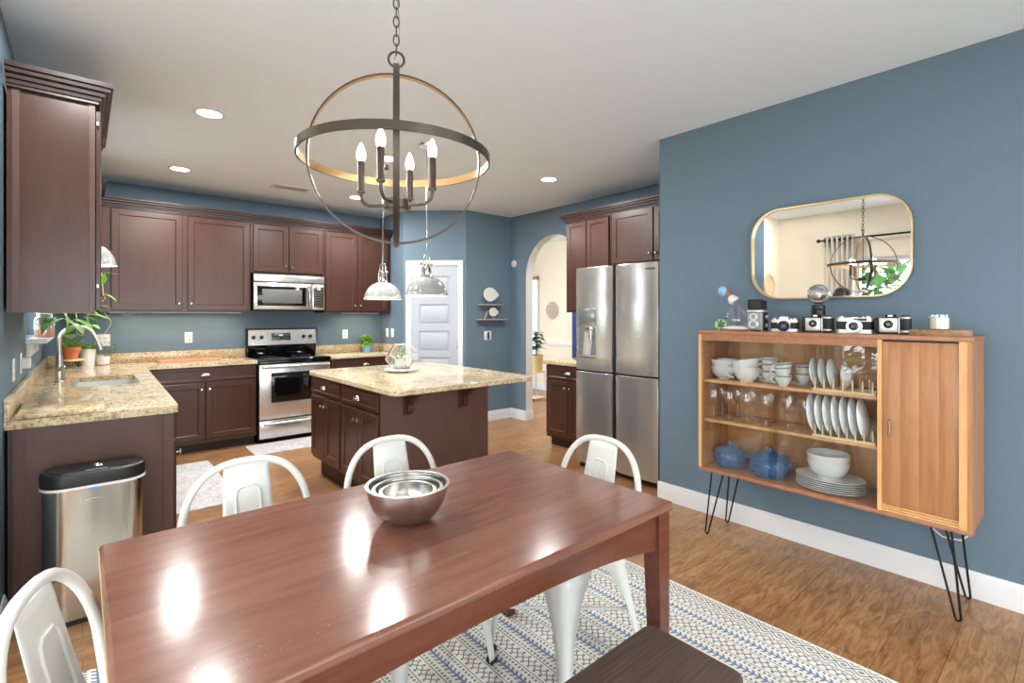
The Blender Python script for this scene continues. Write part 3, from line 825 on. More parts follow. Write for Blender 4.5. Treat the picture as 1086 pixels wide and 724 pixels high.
b.bm.faces.new(rings[0][::-1]); b.bm.faces.new(rings[-1])
lid = b.done('lid', 'black_plastic', tc, ang=40)
MB().lathe([(.014, .684), (.018, .688), (.022, .684)], 18, (.01, .0, 0)).done('sensor_ring', 'chrome', lid)
MB().box(-.035, -.082, .682, .045, -.07, .6855, .002).done('sensor_bar', 'brushed', lid)
MB().box(-.02, -.108, .596, .01, -.1, .61, .003).done('bag_tab', 'blue_tape', tc)
b = MB(); b.box(-.052, -.1002, .545, -.049, -.098, .565).box(-.022, -.1002, .548, -.019, -.098, .562).box(-.034, -.1002, .554, -.022, -.098, .557).box(-.019, -.1002, .556, .012, -.098, .5575); b.done('maker_mark', 'etched', tc)

# ------------------------------------------------------------------ ceiling fittings
def lamp(name, kind, energy, loc, parent=None, color=(1, .95, .89), **kw):
    l = bpy.data.lights.new(name, kind); l.energy = energy; l.color = color
    for k, v in kw.items(): setattr(l, k, v)
    o = bpy.data.objects.new(name, l); COL.objects.link(o); o.location = loc
    if parent: o.parent = parent
    return o


def recessed(x, y, lab, power=RECESSED_W):
    t = thing('recessed_light', lab, 'ceiling light', (x, y, CZ), 0, 'recessed ceiling lights')
    MB().lathe([(.072, -.001), (.074, -.006), (.095, -.004), (.097, -.0005)], 28).done('trim_ring', 'trim', t)
    MB().lathe([(.0, -.003), (.072, -.003)], 28).done('lens', 'led', t, recalc=False)
    a = lamp('downlight', 'AREA', power, (0, 0, -.012), t, (1, .99, .97), shape='DISK', size=.14)


recessed(.639, 3.824, 'round recessed ceiling light closest to the wall cabinet by the window')
recessed(.678, 5.45, 'round recessed ceiling light above the corner of the sink worktop')
recessed(3.486, 3.488, 'round recessed ceiling light in front of the refrigerator cabinets')
recessed(2.361, 5.45, 'round recessed ceiling light near the pantry corner, seen through the chandelier ring')
recessed(1.979, 3.929, 'round recessed ceiling light over the island, seen between the chandelier candles')
recessed(.0, 2.6, 'added unseen ceiling light between the dining bay and the sink cabinets', 20)  # added out-of-view lamp to brighten the wall cabinet's end panel
recessed(.9, -1.2, 'added unseen ceiling light over the sitting end of the room', 14)  # unseen lamp added behind the camera as fill light
recessed(2.5, -1.2, 'added unseen ceiling light over the sitting end, beside the blue wall', 14)  # another added lamp out of view, lifting the room's brightness
v = thing('ceiling_vent', 'white slatted air vent in the kitchen ceiling', 'vent', (1.66, 5.5, CZ))
MB().box(-.18, -.08, -.008, .18, -.06, 0).box(-.18, .06, -.008, .18, .08, 0).box(-.18, -.06, -.008, -.16, .06, 0).box(.16, -.06, -.008, .18, .06, 0).done('frame', 'slot', v)
b = MB()
for i in range(7): b.box(-.16, -.055 + i * .0165, -.006, .16, -.047 + i * .0165, -.001)
b.done('slat', mat('vent shadow grey', srgb(170, 170, 168), .6), v)

# ------------------------------------------------------------------ chandelier
ch = thing('chandelier', 'bronze globe chandelier of three rings with four lit candle bulbs over the table', 'chandelier', (.775, 1.477, 1.904))
TH = math.atan2(.909, .4769)                               # towards the table's far corner


def ring_bm(R, wd, th, Mx):
    """flat band: width along ring axis wd, thickness th; slot 1 = inner face"""
    b = MB(); n = 72; rs = []
    for j in range(n):
        a = 2 * PI * j / n; c, s = math.cos(a), math.sin(a)
        rs.append([b.bm.verts.new(Mx @ Vector((r * c, r * s, z))) for r, z in ((R, -wd / 2), (R, wd / 2), (R - th, wd / 2), (R - th, -wd / 2))])
    for j in range(n):
        p, q = rs[j], rs[(j + 1) % n]
        for k in range(4):
            f = b.bm.faces.new((p[k], q[k], q[(k + 1) % 4], p[(k + 1) % 4])); f.material_index = 1 if k == 2 else 0
    return b


ring_bm(.305, .026, .006, Matrix()).done('equator_ring', ['bronze', 'bronze_in'], ch)
ring_bm(.282, .018, .006, RZ(TH) @ RX(PI / 2)).done('upright_ring', ['bronze', 'bronze_in'], ch)
ring_bm(.276, .018, .006, RZ(TH + PI / 2) @ RX(PI / 2)).done('upright_ring', ['bronze', 'bronze_in'], ch)
MB().tube([(0, 0, -.29), (0, 0, -.15)], .004, 8).tube([(0, 0, .27), (0, 0, .305)], .008, 8).done('stem', 'bronze', ch)
MB().lathe([(0, -.165), (.036, -.165), (.04, -.16), (.04, -.135), (.034, -.13), (0, -.13)], 24).done('hub', 'bronze', ch)
MB().tube([(0, 0, -.13), (0, 0, .27)], .0035, 8).done('centre_rod', 'bronze', ch)
for k in range(4):
    a = TH - math.radians(22) + k * PI / 2; c, s = math.cos(a), math.sin(a); R = .122
    p = lambda r, z: (r * c, r * s, z)
    arm = MB().tube([p(.035, -.148), p(.07, -.15)] + [p(.085 + .037 * math.sin(q), -.115 - .035 * math.cos(q)) for q in (.3, .7, 1.1, 1.5)] + [p(R, -.10)], .0055, 8).done('arm', 'bronze', ch)
    cn = MB().lathe([(0, -.105), (.013, -.105), (.014, -.1), (.0115, -.096), (.0115, -.004), (.010, 0), (0, 0)], 16, p(R, 0)).done('candle_sleeve', 'bronze', ch)
    MB().lathe([(0, .062), (.005, .056), (.012, .038), (.0155, .02), (.013, .006), (.009, -.001), (0, -.001)], 16, p(R, 0)).done('bulb', 'bulb', cn)
    lamp('candle_light', 'POINT', BULB_W, p(R, .025), ch, (1, .92, .80), shadow_soft_size=.016)
MB().tube([(.025 * math.cos(a) * math.cos(TH + 1.57), .025 * math.cos(a) * math.sin(TH + 1.57), .325 + .025 * math.sin(a)) for a in [2 * PI * i / 20 for i in range(20)]], .004, 8, True).done('loop', 'bronze', ch)
z = .342; b = MB(); i = 0
while z < CZ - 1.904 - .03:
    q = TH + (PI / 2 if i % 2 else 0)
    b.tube([(.009 * math.cos(a) * math.cos(q), .009 * math.cos(a) * math.sin(q), z + .016 + .019 * math.sin(a)) for a in [2 * PI * k / 12 for k in range(12)]], .0024, 6, True); z += .030; i += 1
b.done('chain', 'bronze', ch)
b = MB().tube([(.012 * math.sin(t * 9), .012 * math.cos(t * 7), .33 + t * (CZ - 1.904 - .34)) for t in [k / 24 for k in range(25)]], .0018, 6).done('cable', 'chrome', ch)
MB().lathe([(0, CZ - 1.904 - .03), (.03, CZ - 1.904 - .03), (.06, CZ - 1.904 - .008), (.062, CZ - 1.904 - .0005)], 24).done('canopy', 'bronze', ch)

# ------------------------------------------------------------------ pendants
def pendant(x, y, z, lab, R=.168, power=PENDANT_W, name='pendant_lamp'):
    t = thing(name, lab, 'pendant lamp', (x, y, z))
    k = R / .168
    sh = MB().lathe([(R + .004, .0), (R + .004, .006), (.164 * k, .01), (.160 * k, .03), (.150 * k, .065), (.125 * k, .105), (.088 * k, .135), (.045 * k, .152), (.035 * k, .155)], 40).done('shade', 'lamp_enamel', t, ang=60)
    MB().lathe([(R + .003, .0), (R - .005, .004), (.157 * k, .03), (.146 * k, .065), (.121 * k, .103), (.085 * k, .131), (.04 * k, .148), (0, .149)], 40).done('lining', 'lamp_inside', sh, ang=60)
    MB().lathe([(0, .155), (.042, .155), (.040, .162), (.032, .168), (.034, .20), (.028, .23), (.022, .235), (.022, .25), (.012, .255), (0, .255)], 24).done('socket_cup', 'chrome', t)
    for s in (-1, 1):
        MB().tube([(s * .04, 0, .165), (s * .036, 0, .25), (s * .044, 0, .252)], .005, 8).done('bracket', 'chrome', t)
        MB().lathe([(0, -.008), (.009, -.008), (.009, .008), (0, .008)], 12, (s * .045, 0, .246), RY(PI / 2)).done('thumb_screw', 'chrome', t)
    MB().tube([(-.027, 0, .245)] + [(-.027 * math.cos(a), 0, .29 + .033 * math.sin(a)) for a in [PI * i / 12 for i in range(13)]] + [(.027, 0, .245)], .005, 8).done('bail', 'chrome', t)
    MB().tube([(0, 0, .25), (0, 0, CZ - z - .02)], .0045, 8).done('rod', 'chrome', t)
    MB().lathe([(0, CZ - z - .025), (.055, CZ - z - .022), (.06, CZ - z - .0005)], 24).done('canopy', 'chrome', t)
    MB().ell((0, 0, .085), (.03, .03, .04)).done('bulb', 'pend_bulb', t)
    lamp('pendant_light', 'POINT', power, (0, 0, .03), t, (1, .94, .86), shadow_soft_size=.03)


pendant(2.05, 4.161, 1.54, 'pale grey enamel dome pendant hanging in front of the dark wall cabinets')
pendant(2.05, 3.406, 1.55, 'pale grey enamel dome pendant hanging in front of the white pantry door')
pendant(.045, 4.72, 1.76, 'white dome pendant over the sink, half hidden by the wall cabinet', .15, 3)
# under-cabinet strip lights
for (x0, x1, y, lab) in [(.2, 1.35, 6.25, 'slim under-cabinet light strip above the wooden cutting board'), (2.5, 3.0, 6.25, 'slim under-cabinet light strip above the small green plant')]:
    t = thing('light_strip', lab, 'lamp', ((x0 + x1) / 2, y, UZ)); MB().box((x0 - x1) / 2, -.015, -.01, (x1 - x0) / 2, .015, 0).done('housing', 'trim', t)
    lamp('strip_light', 'AREA', UNDER_W * (x1 - x0), (0, 0, -.013), t, (1, .82, .62), shape='RECTANGLE', size=x1 - x0, size_y=.02)
tag(MB().tube([(.27, 6.2, UZ - .005), (.33, 6.19, UZ - .028), (.40, 6.2, UZ - .012), (.5, 6.21, UZ - .006)], .003, 6).done('loose_cord', 'cord'), 'thin white cord looping under the wide wall cabinet', 'cord')
tag(MB().tube([(.16, 6.2, UZ - .001), (.17, 6.25, 1.40), (.21, 6.33, 1.35), (.21, 6.36, 1.30), (.165, 6.40, 1.21), (.16, 6.412, 1.17)], .003, 6).done('power_cord', 'cord'), 'white cord dropping from the corner cabinet to the outlet', 'cord')

# ------------------------------------------------------------------ outlets and switches
def outlet(loc, rotz, lab, kind='outlet', gang=1, name='wall_outlet'):
    t = thing(name, lab, kind, loc, rotz)
    w = .072 + .046 * (gang - 1)
    b = MB(); b.box(-w / 2, -.006, -.058, w / 2, 0, .058, .002); b.done('cover_plate', 'plate_white', t)
    for g in range(gang):
        x = (g - (gang - 1) / 2) * .046
        if kind == 'outlet':
            for dz in (-.02, .02): MB().box(x - .016, -.0075, dz - .014, x + .016, -.005, dz + .014, .003).done('socket', 'slot', t)
        else: MB().box(x - .016, -.009, -.032, x + .016, -.005, .032, .002).done('rocker', 'trim', t)
    return t


outlet((.876, BYW, 1.155), 0, 'white wall outlet above the cutting board')
outlet((2.625, BYW, 1.15), 0, 'white wall outlet by the range, next to the small green plant')
outlet((.15, BYW, 1.150), 0, 'white double wall outlet in the corner with a cord plugged in', gang=2)
outlet((3.12, 6.20, 1.165), -PI / 2, 'white wall switch on the pantry corner wall, closest to the range', 'switch', name='wall_switch')
outlet((3.12, 6.05, 1.165), -PI / 2, 'white wall switch on the pantry corner wall, closest to the white door', 'switch', name='wall_switch')
sw = outlet((4.055, PYW, 1.13), 0, 'white double switch plate with a black remote holder under the little shelves', 'switch', 2, name='wall_switch')
MB().box(-.012, -.03, -.05, .012, -.009, .05, .01).done('remote', 'black_plastic', sw)
outlet((LXW, 3.62, 1.115), PI / 2, 'white wall outlet with a plug-in device on the window wall', gang=1)
o = outlet((LXW, 4.02, 1.12), PI / 2, 'white wall outlet with night light, nearer the window sill', gang=1)
MB().box(-.025, -.045, -.03, .025, -.0075, .03, .006).done('night_light', 'plate_white', o)
tag(MB().lathe([(0, .022), (.03, .02), (.045, .012), (.05, 0), (0, 0)], 24, Mx=RY(-PI / 2)).done('wall_sensor', 'trim', loc=(AXW, 5.13, 2.10)), 'round white sensor disc on the blue wall by the arch', 'sensor')
tag(MB().lathe([(0, .012), (.004, .011), (.003, 0), (0, 0)], 10, Mx=RY(-PI / 2)).done('nail', 'dark_text', loc=(RXW, 1.02, 2.145)), 'small bare nail in the blue wall above the mirror', 'nail')

# ------------------------------------------------------------------ little shelves with birds
for x0, x1, z, lab in [(3.89, 4.245, 1.545, 'upper small grey wood wall shelf'), (3.86, 4.31, 1.353, 'lower, longer grey wood wall shelf')]:
    tag(MB().box(x0, PYW - .11, z - .018, x1, PYW, z, .002).done('wall_shelf', 'shelf_grey'), lab + ' on the blue pantry wall', 'shelf')


def bird(x, z, k, lab):
    t = thing('bird_figurine', lab, 'figurine', (x, PYW - .055, z))
    n = 28; o = []
    for i in range(n):
        a = 2 * PI * i / n; r = 1 + .30 * max(0, math.cos(a + .1)) ** 14; o.append((.125 * r * math.cos(a), .125 + .108 * math.sin(a) * (1 - .06 * math.cos(a))))
    b = MB(); b.prism([(p * k, q * k + .018) for p, q in o], .03 * k, Matrix(((1, 0, 0, 0), (0, 0, 1, -.015 * k), (0, 1, 0, 0), (0, 0, 0, 1))))
    w = b.done('body', 'white_ceramic', t, ang=60); bv = w.modifiers.new('edge', 'BEVEL'); bv.width = .006; bv.segments = 3; bv.limit_method = 'ANGLE'
    for s in (-.04, .03): MB().tube([(s * k, 0, 0), (s * k * .8, 0, .05 * k)], .004, 8).done('leg', 'shelf_grey', t)
bird(4.06, 1.5455, .86, 'larger white bird figurine on the upper wall shelf')
bird(4.11, 1.3535, .56, 'smaller white bird figurine on the lower wall shelf')
tag(MB().prism([(0, 0), (.012, 0), (.06, .10), (.05, .105)], .02, TR(3.955, PYW - .05, 1.3535) @ RX(PI / 2)).done('wooden_easel', 'shelf_grey'), 'little wooden stick stand leaning beside the smaller bird', 'stand')

# ------------------------------------------------------------------ dining table, bench, rug, mats
tb = thing('dining_table', 'red brown varnished dining table with worn edges, steel bowls on top', 'table', (.787, 1.368, .007))
TX, TY = 1.505 / 2, .872 / 2
b = MB(); b.prism(rrect(2 * TX, 2 * TY, .012, 3), .03, TR(0, 0, .72)); tp = b.done('tabletop', 'table', tb, ang=40)
bv = tp.modifiers.new('edge', 'BEVEL'); bv.width = .01; bv.segments = 3; bv.limit_method = 'ANGLE'; bv.angle_limit = .9
MB().box(-TX - .0015, -TY + .02, .7215, -TX + .001, TY - .02, .7405).done('worn_edge', 'worn', tb)
LW = .062
for sx in (-1, 1):
    for sy in (-1, 1):
        b = MB(); xo, yo = sx * (TX - .012), sy * (TY - .012); rs = []
        for z, k in ((.72, 1), (.60, 1), (0, .72)):
            rs.append([b.bm.verts.new((xo - sx * LW * k * p, yo - sy * LW * k * q, z)) for p, q in ((0, 0), (1, 0), (1, 1), (0, 1))])
        b.bm.faces.new(rs[0]); b.bm.faces.new(rs[-1])
        for a, c in zip(rs, rs[1:]):
            for i in range(4): b.bm.faces.new((a[i], a[(i + 1) % 4], c[(i + 1) % 4], c[i]))
        b.done('leg', 'table_edge', tb, ang=20)


def apron(L):
    o = [(-L / 2, .72), (-L / 2, .595)]
    for i in range(1, 16): s = -1 + 2 * i / 16; o.append((L / 2 * s, .595 + .055 * (1 - abs(s) ** 2.6)))
    o += [(L / 2, .595), (L / 2, .72)]; b = MB(); b.prism(o, .022, Matrix(((1, 0, 0, 0), (0, 0, 1, -.011), (0, 1, 0, 0), (0, 0, 0, 1)))); return b


for sy in (-1, 1): apron(2 * TX - .15).tf(TR(0, sy * (TY - .034), 0)).done('apron', 'table_edge', tb, ang=30)
for sx in (-1, 1): apron(2 * TY - .15).tf(TR(sx * (TX - .034), 0, 0) @ RZ(PI / 2)).done('apron', 'table_edge', tb, ang=30)

bn = thing('bench', 'dark grey brown wooden bench pushed against the table front', 'bench', (.72, .735, .003))
b = MB(); b.prism(rrect(1.2, .30, .035, 6), .035, TR(0, 0, .415)); bt = b.done('seat', 'bench', bn, ang=40)
bv = bt.modifiers.new('edge', 'BEVEL'); bv.width = .006; bv.segments = 2; bv.limit_method = 'ANGLE'; bv.angle_limit = .9
for sx in (-1, 1):
    for sy in (-1, 1): MB().box(sx * .53 - .022, sy * .11 - .022, 0.004, sx * .53 + .022, sy * .11 + .022, .415, .003).done('leg', 'bench', bn)
MB().box(-.50, -.12, .35, .50, -.10, .415).box(-.50, .10, .35, .50, .12, .415).done('apron', 'bench', bn)

# rug: local x runs inwards from its long edge by the blue wall
rg_ = MB(); rg_.prism([(0, 0), (2.6, 0), (2.6, 3.1), (0, 3.1)], .006)
ro = rg_.done('rug', 'rug', loc=(2.34, 2.56, .0005), rotz=PI)
tag(ro, 'cream flatweave rug with blue and grey striped pattern under the table', 'rug')
b = MB(); b.prism(rrect(.42, 1.35, .015), .008); tag(b.done('kitchen_mat', 'marble', loc=(.70, 4.85, .0005)), 'pale marbled kitchen mat on the floor in front of the sink cabinets', 'mat')
b = MB(); b.prism(rrect(.78, .45, .015), .008); tag(b.done('kitchen_mat', 'marble', loc=(1.69, 5.62, .0005)), 'pale marbled kitchen mat on the floor in front of the range', 'mat')

# nested steel bowls
def bowl_prof(R, H, t=.0015, rim=.006):
    o = [(0, 0)]; n = 12
    for i in range(1, n + 1): a = PI / 2 * i / n; o.append((R * (.30 + .70 * math.sin(a)) if i else 0, H * (1 - math.cos(a)) ** 1.0))
    p = [(0, .0), (R * .30, .0)] + [(R * (.30 + .70 * math.sin(PI / 2 * i / n)), H * (1 - math.cos(PI / 2 * i / n))) for i in range(1, n + 1)]
    p += [(R + rim, H + .001), (R + rim, H + .003), (R - .004, H + .003)]
    p += [((R - .004) * (.30 + .70 * math.sin(PI / 2 * i / n)), .004 + (H - .001) * (1 - math.cos(PI / 2 * i / n))) for i in range(n - 1, -1, -1)] + [(0, .004)]
    return p


for R, H, z, lab in [(.124, .110, .7573, 'largest steel mixing bowl, outermost of the nest on the table'), (.103, .093, .7630, 'middle steel mixing bowl nested inside the largest one'), (.082, .078, .7690, 'smallest steel mixing bowl, innermost of the nest on the table')]:
    tag(MB().lathe(bowl_prof(R, H), 48).done('mixing_bowl', 'bowl_steel', loc=(.772, 1.395, z), ang=50), lab, 'bowl', 'nested steel bowls')

# ------------------------------------------------------------------ white metal chairs
def make_chair(lab):
    t = thing('metal_chair', lab, 'chair', (0, 0, 0), 0, 'white metal dining chairs')
    b = MB(); rings = []
    for (w, r, z) in [(.335, .05, .437), (.365, .06, .440), (.372, .062, .447), (.366, .06, .4535), (.345, .055, .4545), (.325, .05, .449), (.12, .03, .446)]:
        rings.append([b.bm.verts.new((x, y, z)) for x, y in rrect(w, w, r, 6)])
    for a, c in zip(rings, rings[1:]):
        for j in range(len(a)): b.bm.faces.new((a[j], a[(j + 1) % len(a)], c[(j + 1) % len(a)], c[j]))
    b.bm.faces.new(rings[0][::-1]); b.bm.faces.new(rings[-1]); b.done('seat', 'white_metal', t, ang=60)
    n = 24
    fr = [(-.175, .16, .43), (-.195, .195, .50)] + [(-.215 * math.copysign(abs(math.cos(a)) ** .75, math.cos(a)), .215 + .055 * math.sin(a) ** 1.2, .60 + .238 * math.sin(a) ** .9) for a in [PI * i / n for i in range(n + 1)]] + [(.195, .195, .50), (.175, .16, .43)]
    MB().tube(fr, .0135, 10).done('back_frame', 'white_metal', t, ang=70)
    rows = []
    for i in range(13):
        s = i / 12; z = .448 + s * .383; y = .165 + .10 * s ** .8; hw = .095 - .018 * s; row = []
        for j in range(13):
            q = -1 + 2 * j / 12; e = .5 if False else 0
            row.append((q * hw, y - .004 * (1 - q * q), z))
        rows.append(row)
    sp = MB().sheet(rows).done('back_splat', 'white_metal', t, solid=.003, ang=50)
    yz = lambda q: (.165 + .10 * q ** .8 - .0065, .448 + q * .383)
    pth = [(-.042, .25), (-.042, .70), (-.036, .76), (-.024, .785), (.024, .785), (.036, .76), (.042, .70), (.042, .25)]
    MB().tube([(x, *yz(q)) for x, q in pth], .0045, 8).done('embossed_rib', 'white_metal', sp, ang=70)
    for sx in (-1, 1):
        for sy in (-1, 1):
            rows = []
            for i in range(11):
                s = i / 10; z = .44 * (1 - s) + .012 * s
                wid = .034 + .115 * (1 - s) ** 3.2 + .02 * (1 - s); cx = sx * (.180 + .042 * s); cy = sy * (.180 + (.042 if sy < 0 else .07) * s)
                r = min(.03, wid * .45); row = [(cx - sx * wid, cy, z)]
                for k in range(6): a = PI / 2 * k / 5; row.append((cx - sx * r + sx * r * math.sin(a), cy - sy * r + sy * r * math.cos(a), z))
                row.append((cx, cy - sy * wid, z)); rows.append(row)
            lg = MB().sheet(rows).done('leg', 'white_metal', t, solid=.002, ang=55)
            MB().box(sx * (.222) - .017 - sx * .014, sy * (.222 if sy < 0 else .25) - .017 - sy * .014, 0, sx * .222 + .017 - sx * .014, sy * (.222 if sy < 0 else .25) + .017 - sy * .014, .016, .003).done('rubber_foot', 'rubber', lg)
    MB().tube([(-.2, -.2, .18), (.2, .215, .19)], .007, 8).tube([(.2, -.2, .18), (-.2, .215, .19)], .007, 8).done('cross_brace', 'white_metal', t)
    return t


c0 = make_chair('white metal chair on the far side of the table, the one nearer the trash can')
c0.location = (.47, 1.825, .007)
dup(c0, (1.035, 1.775, .007), 0, 'white metal chair on the far side of the table, right behind the steel bowls')
dup(c0, (1.495, 1.415, .007), -PI / 2, 'white metal chair at the table end, in front of the refrigerator')
dup(c0, (.176, 1.305, .007), math.radians(73), 'white metal chair at the table end, beside the trash can and window wall')

# ------------------------------------------------------------------ wall mirror
mi = thing('wall_mirror', 'rounded rectangular wall mirror with thin gold frame above the cameras', 'mirror', (RXW, 1.03, 1.783))
MXW = Matrix(((0, 0, -1, 0), (1, 0, 0, 0), (0, 1, 0, 0), (0, 0, 0, 1)))       # outline (y, z) extruded towards -x
b = MB(); o0, o1 = rrect(.84, .568, .175, 12), rrect(.822, .55, .168, 12)
lay = []
for oo, d in ((o0, 0), (o0, .028), (o1, .028), (o1, .012)): lay.append([b.bm.verts.new((-d, y, z)) for y, z in oo])
for a, c in zip(lay, lay[1:]):
    for j in range(len(a)): b.bm.faces.new((a[j], a[(j + 1) % len(a)], c[(j + 1) % len(a)], c[j]))
b.done('frame', 'gold', mi, ang=40)
MB().prism(o1, .0115, TR(-.0005, 0, 0) @ MXW).done('mirror_glass', 'mirror', mi, ang=20)

# ------------------------------------------------------------------ display cabinet (local x runs towards -y from its far end, front faces -x)
CX0, CX1, CZ0, CZ1 = 2.965, 3.328, .42, 1.30
YF, YN, YD = 1.622, .337, .684                             # far end, near end, divider
cz = thing('display_cabinet', 'honey wood midcentury display cabinet with sliding glass and boarded door on hairpin legs', 'cabinet', (CX0, YF, 0), -PI / 2)
L, D = YF - YN, CX1 - CX0
xd = YF - YD
MB().box(-.004, -.004, CZ1 - .022, L + .004, D, CZ1, .002).done('top_board', 'walnut_h', cz)
MB().box(0, 0, CZ0 + .02, .018, D, CZ1 - .022).done('side_panel', 'walnut', cz)
MB().box(L - .018, .003, CZ0 + .02, L, D, CZ1 - .022).done('side_panel', 'walnut', cz)
MB().box(0, 0, CZ0, L, D, CZ0 + .02, .002).done('bottom_board', 'walnut_h', cz)
MB().box(.018, D - .008, CZ0 + .02, L - .018, D, CZ1 - .022).done('back_panel', 'inner', cz)
MB().box(xd, .0, CZ0 + .02, xd + .018, D - .008, CZ1 - .022).done('divider', 'oak_v', cz)
MB().box(L - .045, -.001, CZ0 + .02, L - .018, .012, CZ1 - .022).done('front_edging', 'oak_v', cz)
MB().box(0, -.003, CZ0 + .02, .018, .0, CZ1 - .022).done('front_edging', 'oak_v', cz)
MB().box(.018, .0, CZ1 - .06, xd, .02, CZ1 - .022).done('top_rail', 'walnut_h', cz)
for z in (.99, .742): MB().box(.019, .035, z - .016, xd - .001, D - .009, z, .001).done('shelf', 'oak', cz)
MB().box(.02, .016, CZ0 + .024, xd * .53, .020, CZ1 - .05).done('sliding_glass', 'cab_glass', cz)
MB().box(xd * .47, .024, CZ0 + .024, xd - .002, .028, CZ1 - .05).done('sliding_glass', 'cab_glass', cz)
dw = L - .045 - (xd + .018); b = MB()
for i in range(4): b.box(xd + .0195 + dw * i / 4, .008, CZ0 + .055, xd + .0188 + dw * (i + 1) / 4, .026, CZ1 - .032, .0008)
dd = b.done('boarded_door', 'walnut', cz)
MB().box(xd + .020, .010, CZ1 - .032, xd + .02 + dw, .02, CZ1 - .023).done('door_track', 'black_metal', cz)
b = MB()
for i in range(3): b.box(xd + .019, .002 + .004 * i, CZ0 + .022 + .011 * i, xd + .018 + dw, .03, CZ0 + .031 + .011 * i)
b.done('sill_groove', 'oak', cz)
MB().tube([(xd + .05, .006, .815), (xd + .05, -.012, .82), (xd + .05, -.012, .885), (xd + .05, .006, .89)], .0045, 8).done('handle', 'chrome', dd)
for x, y in ((.09, .07), (.09, D - .05), (L - .12, .07), (L - .12, D - .05)):
    sx = -1 if x < L / 2 else 1; sy = -1 if y < D / 2 else 1
    bx, by = x + sx * .065, y + sy * .015
    fp = (bx, by, .006)
    b = MB(); b.box(x - .05, y - .03, CZ0 - .004, x + .05, y + .03, CZ0)
    b.tube([(x - .038, y, CZ0), (bx - .010, by, .018), (bx - .006, by, .008), (bx, by, .005), (bx + .006, by, .008), (bx + .010, by, .018), (x + .038, y, CZ0)], .005, 8)
    b.done('hairpin_leg', 'black_metal', cz)
tag(MB().tube([(3.325, .52, .50), (3.325, .565, .40), (3.32, .545, .31), (3.315, .49, .27), (3.315, .42, .275), (3.32, .375, .33), (3.322, .385, .39), (3.325, .43, .415)], .0045, 8).done('extension_cord', 'cord'), 'white cord looping on the wall below the display cabinet', 'cord')

# ---- dishes on the top shelf
Z1, Z2, Z0 = .9905, .7425, .4405


def dish(name, prof, m, loc, lab, cat, group, n=32, Mx=None, **kw):
    o = MB().lathe(prof, n, Mx=Mx, **kw).done(name, m, loc=loc, ang=50); return tag(o, lab, cat, group)


def cup_prof(R, H, t=.004, foot=.5):
    p = [(0, 0), (R * foot, 0), (R * foot, .006)]; n = 8
    p += [(R * (foot + (1 - foot) * math.sin(PI / 2 * i / n) ** .6), .006 + (H - .006) * (i / n)) for i in range(1, n + 1)]
    p += [(R - t, H)] + [((R - t) * (foot + (1 - foot) * math.sin(PI / 2 * i / n) ** .6), t + .006 + (H - .006 - t) * (i / n)) for i in range(n - 1, 0, -1)] + [(0, .010)]
    return p


def cup(loc, R, H, lab, handle=0., band=True, tilt=None, name='teacup', cat='cup', group='white teacups'):
    t = thing(name, lab, cat, loc, 0, group)
    Mx = tilt or Matrix()
    MB().lathe(cup_prof(R, H), 28, Mx=Mx).done('body', 'white_ceramic', t, ang=50)
    if band: MB().lathe([(R * .985, H - .012), (R + .0008, H - .010), (R + .0008, H - .005), (R * .99, H - .003)], 28, Mx=Mx).done('rim_band', 'band', t)
    c, s = math.cos(handle), math.sin(handle)
    pts = [(R * .93 + R * .55 * math.sin(a), 0, H * .55 + H * .30 * math.cos(a)) for a in [PI * i / 10 for i in range(11)]]
    MB().tube([(p[0] * c, p[0] * s, p[2]) for p in pts], .0045, 8).tf(Mx).done('handle', 'white_ceramic', t)
    return t


# shallow bowls stacked at the far end of the shelf
dish('bowl', cup_prof(.084, .085, .004, .45), 'white_ceramic', (3.13, 1.535, Z1), 'lower white bowl in the stack at the far end of the top shelf', 'bowl', 'white shelf bowls')
dish('bowl', cup_prof(.084, .085, .004, .45), 'white_ceramic', (3.13, 1.535, Z1 + .040), 'upper white bowl in the stack at the far end of the top shelf', 'bowl', 'white shelf bowls')
HL = PI * .72
cup((3.10, 1.382, Z1), .078, .088, 'lower jumbo white cup, second stack from the far end of the top shelf', HL, False, name='jumbo_cup', group='jumbo white cups')
cup((3.10, 1.380, Z1 + .046), .078, .088, 'tilted jumbo white cup on top of its twin on the top shelf', HL, False, RX(-.16), 'jumbo_cup', group='jumbo white cups')
for i, (x, y, lab) in enumerate([(3.16, 1.272, 'white saucer with three stacked cups on it'), (3.17, 1.085, 'white saucer with two stacked cups, next to the plate rack')]):
    for k in range(2): dish('saucer', [(0, 0), (.03, 0), (.034, .003), (.062, .010), (.062, .012), (.03, .006), (0, .006)], 'white_ceramic', (x, y, Z1 + k * .0065), ('lower ' if k == 0 else 'upper ') + lab, 'saucer', 'white saucers')
zc = Z1 + .0130
cup((3.16, 1.272, zc), .044, .062, 'banded white teacup at the bottom of the tallest stack', HL)
cup((3.16, 1.272, zc + .042), .044, .062, 'banded white teacup in the middle of the tallest stack', HL * .95)
cup((3.16, 1.272, zc + .084), .046, .050, 'banded white teacup on top of the tallest stack', HL)
cup((3.06, 1.155, Z1), .044, .064, 'banded white teacup at the bottom of the front stack, without saucer', HL)
cup((3.06, 1.153, Z1 + .048), .044, .062, 'tilted banded white teacup in the middle of the front stack', HL, tilt=RX(-.10))
cup((3.06, 1.148, Z1 + .082), .045, .050, 'tilted banded white teacup on top of the front stack', HL, tilt=RX(-.16))
cup((3.17, 1.085, zc), .044, .062, 'banded white teacup below another, next to the plate rack', -PI * .36)
cup((3.17, 1.085, zc + .043), .044, .060, 'banded white teacup on another, next to the plate rack', -PI * .36)


